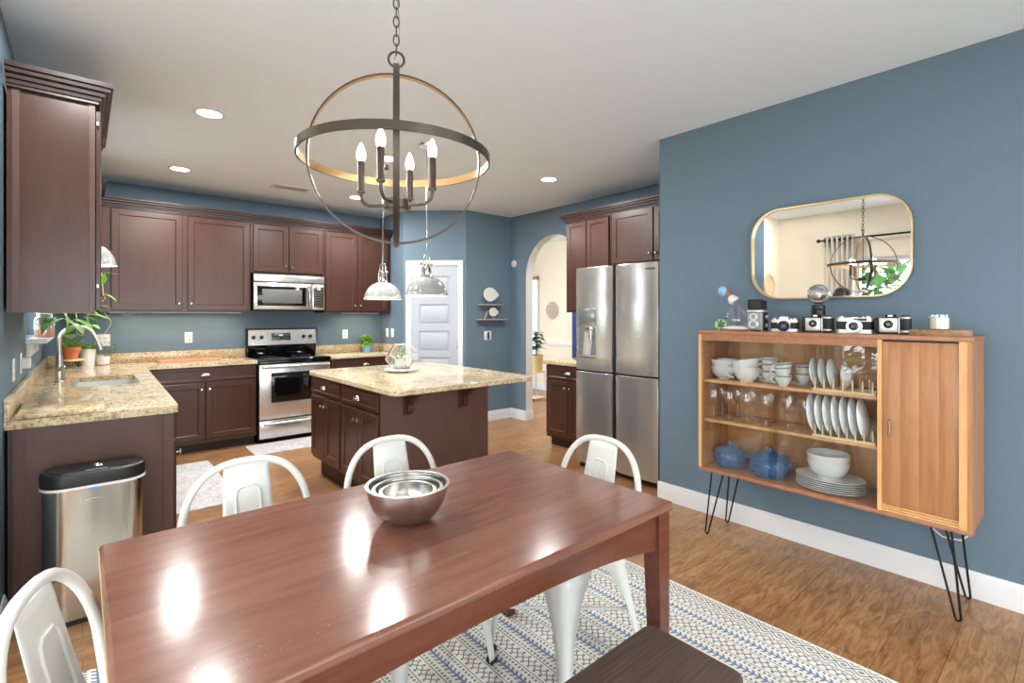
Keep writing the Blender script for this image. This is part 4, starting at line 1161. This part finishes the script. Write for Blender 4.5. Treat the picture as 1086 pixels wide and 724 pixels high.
# plate racks
def rack(y0, y1, z, n, lab, x0=3.005, x1=3.13, h=.07):
    t = thing('plate_rack', lab, 'plate rack', ((x0 + x1) / 2, (y0 + y1) / 2, z), 0, 'wooden plate racks')
    w, l = x1 - x0, y1 - y0
    for s in (-1, 1): MB().box(s * w / 2 - .008, -l / 2, 0, s * w / 2 + .008, l / 2, .014, .002).done('rail', 'pale_wood', t)
    for s in (-1, 1): MB().box(-w / 2 + .008, s * (l / 2 - .012) - .008, 0.002, w / 2 - .008, s * (l / 2 - .012) + .008, .012).done('cross_bar', 'pale_wood', t)
    for i in range(n):
        y = -l / 2 + .012 + (l - .024) * i / (n - 1)
        for s in (-1, 1): MB().tube([(s * w / 2, y, .013), (s * w / 2, y, h)], .0042, 8).done('peg', 'pale_wood', t)
    return t


rack(.700, .985, Z1, 7, 'wooden plate rack on the top shelf holding small plates')
rack(.700, .985, Z2, 8, 'wooden plate rack on the middle shelf holding seven dinner plates')


def plate_prof(R, d=.018): return [(0, 0), (R * .6, 0), (R * .66, .004), (R, d - .003), (R, d), (R * .66, .0075), (R * .58, .004), (0, .004)]


ordn = ['first', 'second', 'third', 'fourth', 'fifth', 'sixth', 'seventh']
TL = RX(-PI / 2 - .14)                                      # standing, leaning towards the near end
for i in range(7):
    dish('dinner_plate', plate_prof(.108), 'grey_ceramic', (3.068, .968 - i * .0385 + .012, Z2 + .1195), f'pale dinner plate standing {ordn[i]} from the wine glasses in the rack', 'plate', 'dinner plates in the rack', 40, TL)
for i in range(3):
    dish('side_plate', plate_prof(.080, .014), 'grey_ceramic', (3.068, .968 - i * .042 + .012, Z1 + .0925), f'small pale plate standing {ordn[i]} from the teacups in the upper rack', 'plate', 'small plates in the upper rack', 36, TL)
dish('dessert_bowl', [(0, 0), (.03, 0), (.033, .004), (.062, .032), (.066, .036), (.062, .036), (.03, .008), (0, .006)], 'grey_ceramic', (3.068, .815, Z1 + .081), 'small pale bowl standing on edge in the upper plate rack', 'bowl', None, 32, RX(-PI / 2 - .1))


# wine glasses
def wine_glass(loc, lab):
    t = thing('wine_glass', lab, 'glass', loc, 0, 'wine glasses on the middle shelf')
    MB().lathe([(.0, .0), (.034, .001), (.034, .0025), (.006, .006), (.0038, .012), (.0036, .075), (.006, .086)], 24).done('stem', 'stemware', t, ang=60)
    MB().lathe([(.006, .086), (.022, .094), (.036, .112), (.041, .132), (.039, .155), (.033, .182)], 28).done('bowl', 'stemware', t, ang=60)
    return t


front_y = [1.572, 1.471, 1.363, 1.252, 1.130, 1.042]; back_y = [1.585, 1.482, 1.388, 1.276, 1.167]
g0 = wine_glass((3.06, front_y[0], Z2), 'clear wine glass, first of the front row at the far end of the shelf')
w2 = ['first', 'second', 'third', 'fourth', 'fifth', 'last']
for i, y in enumerate(front_y[1:], 1):
    dup(g0, (3.06, y, Z2), label='clear wine glass, ' + w2[i] + ' of the front row from the far end')
for i, y in enumerate(back_y): dup(g0, (3.20, y, Z2), label='clear wine glass, ' + w2[i] + ' of the back row counted from the cabinet far end')


# blue glass casseroles with lids
def casserole(loc, R, H, lab, belly):
    t = thing('glass_casserole', lab, 'casserole', loc, 0, 'blue glass casseroles')
    n = 10
    outer = [(R * (.66 + .34 * math.sin(PI * (.12 + .66 * i / n)) ** belly), H * i / n) for i in range(n + 1)]
    MB().lathe([(0, .0)] + outer + [(outer[-1][0] + .010, H + .002), (outer[-1][0] + .010, H + .006), (outer[-1][0] - .004, H + .004)] + [(r - .006, max(z, .006)) for r, z in outer[::-1][1:]] + [(0, .006)], 40).done('pot', 'blue_glass', t, ang=50)
    r = outer[-1][0] + .004
    ld = MB().lathe([(r, H + .008), (r * .96, H + .016), (r * .7, H + .032), (r * .3, H + .042), (.012, H + .044), (.011, H + .054), (.02, H + .060), (.018, H + .068), (0, H + .070)], 40).done('lid', 'blue_glass', t, ang=50)
    for s in (-1, 1): MB().box(-.03, s * (R * .96 + .010) - .014, H - .016, .03, s * (R * .96 + .010) + .014, H - .004, .005).done('handle', 'blue_glass', t)
    return t


casserole((3.14, 1.505, Z0), .094, .085, 'smaller cobalt blue glass casserole with lid, at the far end of the bottom shelf', .6)
casserole((3.12, 1.255, Z0), .112, .098, 'larger cobalt blue glass casserole with lid, middle of the bottom shelf', .8)
# platters and bowls
ppr = [(0, 0), (.10, 0), (.11, .003), (.165, .014), (.167, .018), (.105, .008), (0, .007)]
for i in range(6):
    dish('oval_platter', ppr, 'white_ceramic', (3.115, .935, Z0 + i * .0112), ['bottom white oval platter of the stack on the bottom shelf', 'white oval platter, second from the bottom of the stack', 'white oval platter, third from the bottom of the stack', 'white oval platter, fourth from the bottom of the stack', 'white oval platter, second from the top of the stack', 'top white oval platter, carrying two white bowls'][i], 'platter', 'stacked oval platters', 48, sx=.76)
dish('serving_bowl', cup_prof(.102, .095, .004, .5), 'white_ceramic', (3.125, .945, Z0 + .0635), 'lower white serving bowl standing on the oval platters', 'bowl', 'serving bowls on the platters', 40)
dish('serving_bowl', cup_prof(.104, .095, .004, .5), 'white_ceramic', (3.125, .945, Z0 + .1005), 'upper white serving bowl nested on the platters', 'bowl', 'serving bowls on the platters', 40)

# ---- on top of the cabinet: cameras, decanter, candle (local -y faces the room)
ZT = CZ1 + .0005
FC = -PI / 2 + .12


def lens(parent, x, y0, z, R, d, ringm='silver', dark='lens'):
    o = MB().lathe([(0, 0), (R, 0), (R, d * .35), (R * .88, d * .38), (R * .88, d), (R * .74, d), (R * .7, d * .8), (0, d * .75)], 28, (x, y0, z), RX(PI / 2)).done('lens_ring', ringm, parent)
    MB().ell((x, y0 - d * .74, z), (R * .66, .004, R * .66), 18, 8).done('lens_glass', dark, o); return o


# twin-lens reflex with raised hood
t = thing('twin_lens_camera', 'tall boxy vintage twin-lens camera with raised viewing hood, beside the glass decanter', 'camera', (3.12, 1.325, ZT), FC)
MB().box(-.045, -.04, .004, .045, .05, .115, .004).done('body', 'leather', t)
MB().box(-.043, -.055, .008, .043, -.04, .112, .003).done('front_plate', 'cam_grey', t)
MB().box(-.046, -.05, .115, .046, .05, .128, .002).done('hood_frame', 'silver', t)
b = MB(); b.box(-.042, -.046, .128, .042, -.042, .192).box(-.042, .036, .128, .042, .04, .185).box(.038, -.042, .128, .042, .036, .185).box(-.042, -.042, .128, -.038, .036, .185); hd = b.done('viewing_hood', 'black_metal', t)
MB().box(-.03, -.048, .138, .03, -.046, .182).done('hood_window', 'leather', hd)
lens(t, -.004, -.055, .088, .022, .022, 'silver', 'cam_grey'); lens(t, -.004, -.055, .043, .026, .03, 'silver', 'cam_grey')
for z in (.035, .085): MB().lathe([(0, 0), (.013, 0), (.013, .012), (0, .012)], 16, (.045, .01, z), RY(PI / 2)).done('knob', 'silver', t)
for x, y in ((-.035, -.035), (.035, -.035), (-.035, .04), (.035, .04)): MB().box(x - .006, y - .006, 0, x + .006, y + .006, .005).done('foot', 'silver', t)


def slr(loc, w, h, lab, R, prism_, lm, rot=FC):
    t = thing('film_camera', lab, 'camera', loc, rot)
    MB().prism(rrect(w, .045, .016), h * .22, TR(0, 0, 0)).done('base_plate', 'silver', t, ang=40)
    MB().prism(rrect(w - .002, .044, .016), h * .48, TR(0, 0, h * .22)).done('body', 'leather', t, ang=40)
    MB().prism(rrect(w, .045, .016), h * .22, TR(0, 0, h * .70)).done('top_plate', 'silver', t, ang=40)
    if prism_:
        b = MB(); b.prism([(-.034, h * .7), (-.02, h * 1.13), (.02, h * 1.13), (.034, h * .7), (.032, .03 * h), (-.032, .03 * h)], .05, TR(0, .022, 0) @ RX(PI / 2)); b.done('prism_housing', 'silver', t, ang=30)
    else:
        MB().box(-.005, -.0245, h * .74, .055, -.022, h * .88, .001).done('finder_window', 'black_gloss', t)
        MB().box(-.012, -.01, h * .92, .012, .01, h * .96).done('accessory_shoe', 'silver', t)
    lo = lens(t, 0, -.0225 - (.006 if prism_ else 0), h * .42, R, .034, lm[0], lm[1])
    for x in (-w * .36, w * .34): MB().lathe([(0, 0), (.011, 0), (.011, .008), (0, .008)], 16, (x, 0, h * .92)).done('dial', 'silver', t)
    MB().lathe([(0, 0), (.005, 0), (.005, .006), (0, .006)], 12, (w * .22, -.005, h * .92)).done('shutter_button', 'chrome', t)
    return t


slr((3.12, 1.168, ZT), .150, .078, 'silver and black film camera with purple tinted lens, beside the twin-lens camera', .031, True, ('black_metal', 'lens'))
slr((3.12, .818, ZT), .166, .090, 'flat silver and black film camera with white lens ring, between the two black box cameras', .037, False, ('silver', 'black_gloss'))


def box_camera(loc, lab, flash):
    t = thing('box_camera', lab, 'camera', loc, FC)
    MB().box(-.075, -.03, .003, .075, .045, .086, .01).done('body', 'black_plastic', t)
    fp = MB().box(-.052, -.042, .010, .022, -.03, .082, .003).done('face_plate', 'silver', t)
    MB().lathe([(0, 0), (.018, 0), (.02, .003), (.014, .006), (.012, .012), (.009, .012), (.008, .006), (0, .006)], 24, (-.014, -.042, .050), RX(PI / 2)).done('lens_ring', 'black_metal', fp)
    MB().ell((-.014, -.050, .050), (.008, .002, .008), 14, 8).done('lens_glass', 'cam_grey', fp)
    gr = MB().lathe([(0, .002), (.020, .002), (.021, .006), (.021, .084), (.017, .088), (.017, .096), (0, .097)], 24, (.053, -.022, 0)).done('grip', 'leather', t)
    for z in (.010, .078): MB().lathe([(.0215, z), (.0225, z + .002), (.0225, z + .008), (.0215, z + .010)], 24, (.053, -.022, 0)).done('grip_band', 'silver', gr)
    MB().box(.026, -.036, .006, .030, -.03, .084).done('trim_strip', 'silver', t)
    MB().box(-.03, -.02, .086, .014, .03, .100, .004).done('finder', 'black_metal', t)
    MB().box(-.018, -.0215, .089, .002, -.019, .098).done('finder_window', 'silver', t)
    if flash:
        MB().lathe([(0, .098), (.032, .098), (.034, .104), (.034, .125), (.028, .128), (.034, .132), (.034, .150), (.026, .156), (0, .156)], 24, (.004, .005, 0)).done('flash_socket', 'black_plastic', t)
        fb = MB().lathe([(.020, .154), (.026, .166), (.046, .184), (.056, .206), (.057, .222), (.050, .246), (.032, .264), (.012, .271), (0, .272)], 32, (.004, .005, 0)).done('flash_bulb', 'stemware', t, ang=70)
        MB().lathe([(0, 0), (.022, .003), (.042, .014), (.052, .03), (.050, .031), (.04, .016), (.021, .0055), (0, .003)], 32, (.004, .040, .215), RX(PI / 2)).done('reflector', 'chrome', fb, ang=60)
        MB().ell((.004, .008, .210), (.016, .016, .022)).done('filament_bulb', 'silver', fb)
        MB().lathe([(0, 0), (.03, .004), (.048, .014), (.055, .03)], 32, (.004, .046, .215), RX(PI / 2)).done('reflector_back', 'black_metal', fb, ang=60)
    return t


box_camera((3.12, .997, ZT), 'black box camera with large round flash bulb on top, below the mirror', True)
box_camera((3.12, .655, ZT), 'black box camera without flash, beside the wooden slab with the candle', False)
# wooden slab and candle jar
b = MB(); o = [(.125 * math.cos(a) * (1 + .04 * math.sin(3 * a)) if abs(math.cos(a)) < .97 else .122 * math.copysign(1, math.cos(a)), .075 * math.sin(a) * (1 + .06 * math.cos(5 * a))) for a in [2 * PI * i / 36 for i in range(36)]]
b.prism(o, .026); tag(b.done('wooden_slab', 'slab_wood', loc=(3.13, .478, ZT), rotz=PI / 2, ang=40), 'rough-edged wooden slab on the cabinet top under the candle', 'slab')
t = thing('candle_jar', 'cream candle in a clear ribbed glass on the wooden slab', 'candle', (3.13, .474, ZT + .0265))
MB().lathe([(0, .004), (.034, .004), (.036, .010), (.036, .056), (.030, .058), (0, .056)], 32).done('wax', 'amber', t)
b = MB(); n = 48; pr_ = [(.036, 0), (.040, .004), (.041, .072), (.038, .072), (.037, .060)]; rings = []
for r, z in pr_: rings.append([b.bm.verts.new(((r + .0012 * (j % 2)) * math.cos(2 * PI * j / n), (r + .0012 * (j % 2)) * math.sin(2 * PI * j / n), z)) for j in range(n)])
for a, c in zip(rings, rings[1:]):
    for j in range(n): b.bm.faces.new((a[j], a[(j + 1) % n], c[(j + 1) % n], c[j]))
b.done('glass', 'stemware', t, ang=20)
MB().tube([(0, 0, .056), (.001, 0, .066)], .0012, 6).done('wick', 'soil', t)
# decanter with glass rods, ring, driftwood
t = thing('glass_decanter', 'round clear glass decanter with colourful glass rod, far end of the cabinet top', 'decanter', (3.16, 1.475, ZT + .0005))
MB().lathe([(0, .002), (.04, .002), (.066, .02), (.080, .055), (.078, .085), (.058, .118), (.034, .140), (.024, .158), (.026, .175), (.036, .195)], 36).done('flask', 'stemware', t, ang=70)
MB().tube([(.0, 0, .006), (.0, .004, .175)], .006, 10).done('glass_rod', 'violet', t)
tl = TR(0, .030, .205) @ RX(-.75) @ RZ(0)
b = MB().lathe([(.030, -.018), (.034, .0), (.024, .028), (.012, .036), (0, .036)], 24).tf(TR(0, .016, .192) @ RX(-.75)).done('stopper', 'white_ceramic', t)
MB().tube([(0, .035, .215), (0, .052, .232), (0, .058, .262)], [.008, .010, .006], 10).done('red_twist', 'red', t)
MB().ell((0, .088, .252), (.026, .030, .034)).done('glass_bead', 'sky_glass', t)
t = thing('glass_ring', 'lime green ring ornament leaning at the foot of the decanter', 'ornament', (3.075, 1.535, ZT))
b = MB(); b.tube([(0, .027 * math.cos(a), .0365 + .027 * math.sin(a)) for a in [2 * PI * i / 28 for i in range(28)]], .009, 10, True); b.tf(RZ(.25) @ RY(.12)); b.done('ring', 'lime', t, ang=70)
for i in range(7): a = 2 * PI * i / 7; MB().ell((-.006, .027 * math.cos(a), .0365 + .027 * math.sin(a)), (.006, .006, .006), 8, 6, RZ(.25)).done('bead', 'leaf_dark', t)
b = MB().ell((0, 0, .016), (.034, .085, .0155), 20, 10); b.tf(RZ(-.1)); tag(b.done('driftwood', 'shell', loc=(3.055, 1.43, ZT)), 'pale smooth piece of driftwood lying in front of the decanter', 'driftwood')

# ------------------------------------------------------------------ plants and things on the worktops
def pot(t, r0, r1, h, m, rim=.0, soil=True, z=0):
    o = MB().lathe([(0, z), (r0, z), (r1, z + h - rim), (r1 + (.005 if rim else 0), z + h - rim), (r1 + (.006 if rim else 0), z + h), (r1 - .004, z + h), (r1 - .006, z + h - .012), (0, z + h - .013)], 28).done('pot', m, t, ang=40)
    if soil: MB().lathe([(0, z + h - .0115), (r1 - .0065, z + h - .0115)], 20).done('soil', 'soil', t, recalc=False)
    return o


# terracotta plant on a round wooden stand
t = thing('plant_stand', 'round wooden plant stand with splayed black wire legs in the worktop corner', 'stand', (-.085, 6.10, .9155))
MB().lathe([(0, .065), (.095, .065), (.098, .070), (.098, .080), (0, .082)], 32).done('top', 'pale_wood', t)
for i in range(4):
    a = PI / 4 + i * PI / 2; c, s = math.cos(a), math.sin(a); MB().tube([(.06 * c - .02 * s, .06 * s + .02 * c, .066), (.085 * c, .085 * s, .003), (.06 * c + .02 * s, .06 * s - .02 * c, .066)], .003, 6).done('leg', 'black_metal', t)
t = thing('potted_plant', 'spiky green plant in terracotta pot on the round wooden stand', 'plant', (-.085, 6.10, .998))
pot(t, .05, .072, .11, 'terracotta', .03); b = MB()
for i in range(46):
    a = random.uniform(0, 2 * PI); b.leaf((.03 * math.cos(a), .03 * math.sin(a), .10), (math.cos(a) * random.uniform(.3, 1), math.sin(a) * random.uniform(.3, 1), random.uniform(.5, 1.3)), random.uniform(.07, .14), .016, .3)
b.done('foliage', 'leaf', t, recalc=False)
t = thing('planter', 'plain white planter with bushy leaves behind the terracotta pot', 'plant', (.04, 6.29, .9155))
pot(t, .05, .062, .16, 'white_ceramic'); b = MB()
for i in range(40):
    a = random.uniform(0, 2 * PI); b.leaf((.03 * math.cos(a), .03 * math.sin(a), .15), (math.cos(a), math.sin(a), random.uniform(.3, 1.6)), random.uniform(.05, .12), .03, .4)
b.done('foliage', 'leaf_yellow', t, recalc=False)
t = thing('herb_pot', 'small white fluted pot with thin sprigs by the corner outlet', 'plant', (.155, 6.27, .9155))
MB().lathe([(.035, 0), (.044, .008), (.046, .018)], 28).done('saucer', 'terracotta', t)
b = MB(); n = 48; rings = []
for r, z in [(.0, .006), (.042, .006), (.047, .012), (.048, .085), (.044, .085), (.043, .075), (0, .074)]:
    rings.append([b.bm.verts.new(((r + (.002 if (j % 4) < 2 and .04 < r else 0)) * math.cos(2 * PI * j / n), (r + (.002 if (j % 4) < 2 and .04 < r else 0)) * math.sin(2 * PI * j / n), z)) for j in range(n)])
for a, c in zip(rings, rings[1:]):
    for j in range(n): b.bm.faces.new((a[j], a[(j + 1) % n], c[(j + 1) % n], c[j]))
bmesh.ops.remove_doubles(b.bm, verts=b.bm.verts[:], dist=.0001); b.done('pot', 'white_ceramic', t, ang=50)
b = MB(); bl = MB()
for i in range(6):
    a = -1.2 + i * .5; e = Vector((.02 + .09 * math.cos(a) * random.uniform(.6, 1.2), -.03 + .05 * math.sin(a), random.uniform(.13, .21)))
    b.tube([(0, 0, .07), e * .55 + Vector((0, 0, .03)), e], .002, 6)
    for k in range(5): bl.leaf(e * (.6 + .1 * k), (random.uniform(-1, 1), random.uniform(-1, 1), .5), .032, .014)
b.done('stem', 'stem', t); bl.done('foliage', 'leaf_dark', t, recalc=False)
t = thing('green_plant', 'small bushy green plant in pale blue pot near the pantry corner', 'plant', (2.86, 6.27, .9155))
pot(t, .05, .062, .085, 'blue_pot', .0); b = MB()
for i in range(150):
    v = Vector((random.gauss(0, 1), random.gauss(0, 1), random.gauss(0, 1))).normalized() * random.random() ** .4
    b.leaf((v.x * .07, v.y * .07, .145 + v.z * .06), (v.x + .1, v.y, v.z + .3), .05, .03, .3)
b.done('foliage', 'leaf_yellow', t, recalc=False)
# jar on the window stool
t = thing('glass_jar', 'clear glass jar of pink beans on the kitchen window sill', 'jar', (-.195, 4.62, 1.2455))
MB().lathe([(0, .002), (.05, .002), (.052, .01), (.052, .12), (.04, .145), (.04, .16)], 28).done('glass', 'stemware', t, ang=60)
MB().lathe([(0, .005), (.047, .005), (.048, .08), (0, .084)], 24).done('filling', mat('pink beans', srgb(186, 128, 108), .7), t)
MB().lathe([(0, .16), (.043, .16), (.043, .178), (0, .18)], 24).done('lid', 'silver', t)
# trailing pothos hung by the window
t = thing('hanging_pothos', 'trailing light green pothos hanging by the kitchen window, partly behind the wall cabinet', 'plant', (-.08, 5.0, 1.62))
pot(t, .05, .075, .10, 'white_ceramic')
for a in (0, 2.1, 4.2): MB().tube([(.075 * math.cos(a), .075 * math.sin(a), .10), (0, 0, .45)], .002, 6).done('hanger_cord', 'cord', t)
MB().tube([(0, 0, .45), (0, 0, CZ - 1.62 - .001)], .002, 6).done('hanger_cord', 'cord', t)
vb, lb = MB(), MB()
vines = [[(0, -.07, .1), (-.01, -.25, .0), (-.02, -.5, -.2), (.03, -.75, -.27)], [(.05, .0, .1), (.10, -.1, .02), (.135, -.2, -.06), (.15, -.25, -.15)], [(0, -.06, .1), (.02, -.2, -.05), (.05, -.35, -.24), (.05, -.2, -.36), (.08, .1, -.38), (.12, .3, -.2)],
         [(-.03, -.05, .1), (-.02, -.2, -.1), (.0, -.35, -.26), (.05, -.5, -.3)], [(.04, .03, .1), (.08, .1, -.05), (.11, .2, -.2), (.12, .22, -.3)], [(.06, .04, .1), (.13, .1, .0), (.16, .16, -.10)]]
for vn in vines:
    pts = []
    for p, q in zip(vn, vn[1:]):
        for k in range(4): pts.append(Vector(p).lerp(Vector(q), k / 4))
    pts.append(Vector(vn[-1])); vb.tube(pts, .003, 6)
    for k in ([] if vn is vines[2] else range(4, len(pts), 4)):
        lb.leaf(pts[k], (random.uniform(-.3, 1), random.uniform(-1, .3), random.uniform(-.7, .2)), random.uniform(.08, .115), random.uniform(.05, .075), .35)
for p, d_ in [((-.05, -.62, -.235), (-.4, -.4, -.4)), ((.0, -.60, -.24), (-.8, -.3, -.3)), ((.03, -.62, -.25), (.8, -.4, -.25)), ((.07, -.6, -.235), (.9, .1, -.1)), ((-.01, -.66, -.25), (.7, -.3, -.4)), ((-.06, -.58, -.22), (-.9, 0, -.2)), ((.1, -.5, -.22), (.8, -.2, .0)), ((.02, -.1, -.40), (-.2, -.8, .5))]:
    lb.leaf(p, d_, random.uniform(.11, .135), .085, .25)
for p, d_ in [((.19, -.12, .095), (.9, -.2, .1)), ((.19, -.15, .0), (.1, -.3, .9)), ((.20, -.16, -.06), (1, -.3, -.5))]: lb.leaf(p, d_, .10, .055, .2)
vb.tube([(.08, 0, .1), (.16, -.08, .13), (.19, -.13, .09), (.195, -.155, 0), (.20, -.16, -.08), (.19, -.16, -.12)], .003, 6)
vb.done('vine', 'stem', t); lb.done('foliage', 'leaf', t, recalc=False)

# terrarium on a white cake plate, on the island
t = thing('cake_plate', 'low white footed plate on the island worktop under the glass terrarium', 'plate', (2.075, 3.86, .9155))
MB().lathe([(0, .014), (.14, .014), (.145, .018), (.146, .026), (0, .028)], 40).done('plate', 'white_ceramic', t)
for i in range(3): a = .5 + i * 2 * PI / 3; MB().lathe([(0, 0), (.012, 0), (.010, .014), (0, .014)], 12, (.1 * math.cos(a), .1 * math.sin(a), 0)).done('foot', 'black_metal', t)
t = thing('glass_terrarium', 'faceted geometric glass terrarium with pale succulent on the white plate', 'terrarium', (2.075, 3.86, .944))
rr = [(.0, 6, .075, 0), (.085, 6, .155, 0), (.2, 6, .085, 0)]
vs = [[Vector((r * math.cos(o_ + 2 * PI * k / n), r * math.sin(o_ + 2 * PI * k / n), z)) for k in range(n)] for z, n, r, o_ in [(.002, 5, .075, .3), (.075, 5, .135, .3), (.125, 5, .135, .3 + PI / 5), (.205, 5, .075, .3 + PI / 5)]]
g = MB(); gv = [[g.bm.verts.new(p) for p in r] for r in vs]; E_ = []
for k in range(5):
    k1 = (k + 1) % 5
    g.bm.faces.new((gv[0][k], gv[0][k1], gv[1][k1], gv[1][k])); g.bm.faces.new((gv[2][k], gv[2][k1], gv[3][k1], gv[3][k]))
    g.bm.faces.new((gv[1][k], gv[1][k1], gv[2][k])); g.bm.faces.new((gv[2][k], gv[1][k1], gv[2][k1]))
    E_ += [(vs[0][k], vs[0][k1]), (vs[0][k], vs[1][k]), (vs[1][k], vs[2][k]), (vs[1][k1], vs[2][k]), (vs[2][k], vs[3][k]), (vs[3][k], vs[3][k1]), (vs[1][k], vs[1][k1]) if False else (vs[0][k], vs[0][k1])]
g.bm.faces.new(gv[0]); g.bm.faces.new(gv[3]); g.done('glass', 'stemware', t, ang=1)
fr_ = MB()
for p, q in E_: fr_.tube([p, q], .0022, 6)
fr_.done('frame', 'silver', t)
MB().lathe([(0, .004), (.045, .004), (.052, .08), (.048, .08), (.047, .07), (0, .07)], 24, (-.01, 0, 0)).done('inner_pot', 'white_ceramic', t)
MB().lathe([(0, .004), (.07, .004), (.06, .016), (0, .018)], 20).done('pebble_layer', mat('pink pebbles', srgb(190, 160, 146), .8), t)
b = MB()
for i in range(26):
    a = random.uniform(0, 2 * PI); b.leaf((-.01 + .02 * math.cos(a), .02 * math.sin(a), .075), (math.cos(a) * .9, math.sin(a) * .9, random.uniform(.2, 1.6)), random.uniform(.05, .09), .016, .5)
b.tube([(-.01, 0, .07), (-.012, 0, .15), (.0, -.01, .18), (.02, -.02, .185)], .006, 8)
b.done('succulent', 'leaf_pale', t, recalc=False)

# ------------------------------------------------------------------ hall beyond the arch
f = thing('hall_window', 'tall hall window with white slatted blind and wooden valance, seen through the arch', 'window', (6.55, 7.17, 0))
f['kind'] = 'structure'; f.name = 'window_3'
MB().box(-.03, -.36, .62, 0, .36, 2.12).done('frame', 'trim', f)
MB().box(-.034, -.32, .66, -.03, .32, 2.08).done('lit_pane', emis('daylit hall pane', (.82, .92, 1), .7), f)
b = MB()
for i in range(34): b.box(-.062, -.32, .68 + i * .041, -.04, .32, .684 + i * .041)
b.done('blind_slat', 'trim', f)
MB().box(-.08, -.36, 2.07, -.0, .36, 2.14, .004).done('valance', 'board_wood', f)
tag(MB().lathe([(0, .015), (.145, .015), (.147, .022), (.157, .022), (.160, .012), (.158, 0), (0, 0)], 40, Mx=RY(-PI / 2)).done('round_mirror', ['mirror'], loc=(6.55, 6.45, 1.49), ang=30), 'small round mirror on the cream hall wall beyond the arch', 'mirror')
b = MB(); rows = []
for i in range(2): rows.append([(6.35 + .03 * math.sin(k * 1.7), 5.79 - .03 * k, .03 + i * 1.52) for k in range(24)])
b.sheet(rows); tag(b.done('curtain', 'blue_curtain', solid=.004, ang=80), 'navy blue curtain panel in the hall behind the refrigerator cabinets', 'curtain')
st = thing('pot_stand', 'thin wire pot stand on the hall floor below the window', 'stand', (5.72, 6.02, 0))
for sx in (-1, 1):
    for sy in (-1, 1): MB().tube([(sx * .11, sy * .11, .003), (sx * .10, sy * .10, .46)], .006, 8).done('leg', 'silver', st)
MB().lathe([(.0, .455), (.15, .455), (.15, .47), (0, .47)], 28).done('top', 'pale_wood', st)
MB().box(-.125, -.125, .03, .125, .125, .045).done('shelf', 'pale_wood', st)
t = thing('fiddle_plant', 'broad-leaved dark plant in straw coloured pot on the wire stand in the hall', 'plant', (5.72, 6.02, .4705))
pot(t, .10, .12, .27, 'yellow_pot'); b = MB(); v_ = MB()
v_.tube([(0, 0, .25), (.02, .01, .45), (0, .02, .66)], .012, 8)
for i in range(34):
    a = random.uniform(0, 2 * PI); z = random.uniform(.33, .64); b.leaf((.02, .01, z), (math.cos(a), math.sin(a), random.uniform(-.2, .8)), random.uniform(.13, .2), .10, .4)
v_.done('trunk', 'bark', t); b.done('foliage', 'leaf_dark', t, recalc=False)
hl = thing('added_hall_lamp', 'added unseen ceiling lamp in the cream hall beyond the arch', 'ceiling light', (5.6, 4.6, CZ))  # unseen lamp added to light the hall
MB().lathe([(0, -.09), (.12, -.075), (.17, -.03), (.175, -.0005)], 28).done('diffuser', 'pend_bulb', hl); MB().lathe([(.178, -.02), (.19, -.012), (.19, -.0005)], 28).done('rim', 'chrome', hl)
lamp('hall_fill_light', 'AREA', HALL_FILL_W, (0, 0, -.10), hl, (1, .93, .82), shape='DISK', size=.3)

# ------------------------------------------------------------------ dining bay: curtain, rod and round wall panel (seen in the mirror)
t = thing('curtain', 'taupe grommet curtain beside the dining window, reflected in the mirror', 'curtain', (DXW + .09, 2.10, 0))
rows = []
for z in (.03, 2.42): rows.append([(.035 * math.sin(k * PI / 3.0), -.17 + .34 * k / 36, z) for k in range(37)])
MB().sheet(rows).done('panel', 'curtain', t, solid=.003, ang=80)
for k in range(6): MB().tube([(.03 * math.cos(a), -.15 + k * .06, 2.37 + .03 * math.sin(a)) for a in [2 * PI * i / 16 for i in range(16)]], .004, 6, True).done('grommet', 'black_metal', t)
t = thing('curtain_rod', 'black curtain rod above the dining window, reflected in the mirror', 'curtain rod', (DXW + .09, 0, 2.37))
MB().tube([(0, -1.7, 0), (0, 2.32, 0)], .012, 10).done('rod', 'black_metal', t)
for y in (-1.7, 2.33): MB().ell((0, y, 0), .025).done('finial', 'black_metal', t)
for y in (-1.5, 2.0): MB().box(-.09, y - .012, -.012, 0, y + .012, .012).done('bracket', 'black_metal', t)
tag(MB().lathe([(0, .006), (.14, .006), (.142, .018), (.16, .018), (.162, 0), (0, 0)], 40, Mx=RX(PI / 2)).done('wall_plaque', 'pale_wood', loc=(-.42, DY - .0005, 1.80), ang=30), 'round pale wooden wall panel on the bay side wall, reflected in the mirror', 'wall panel')
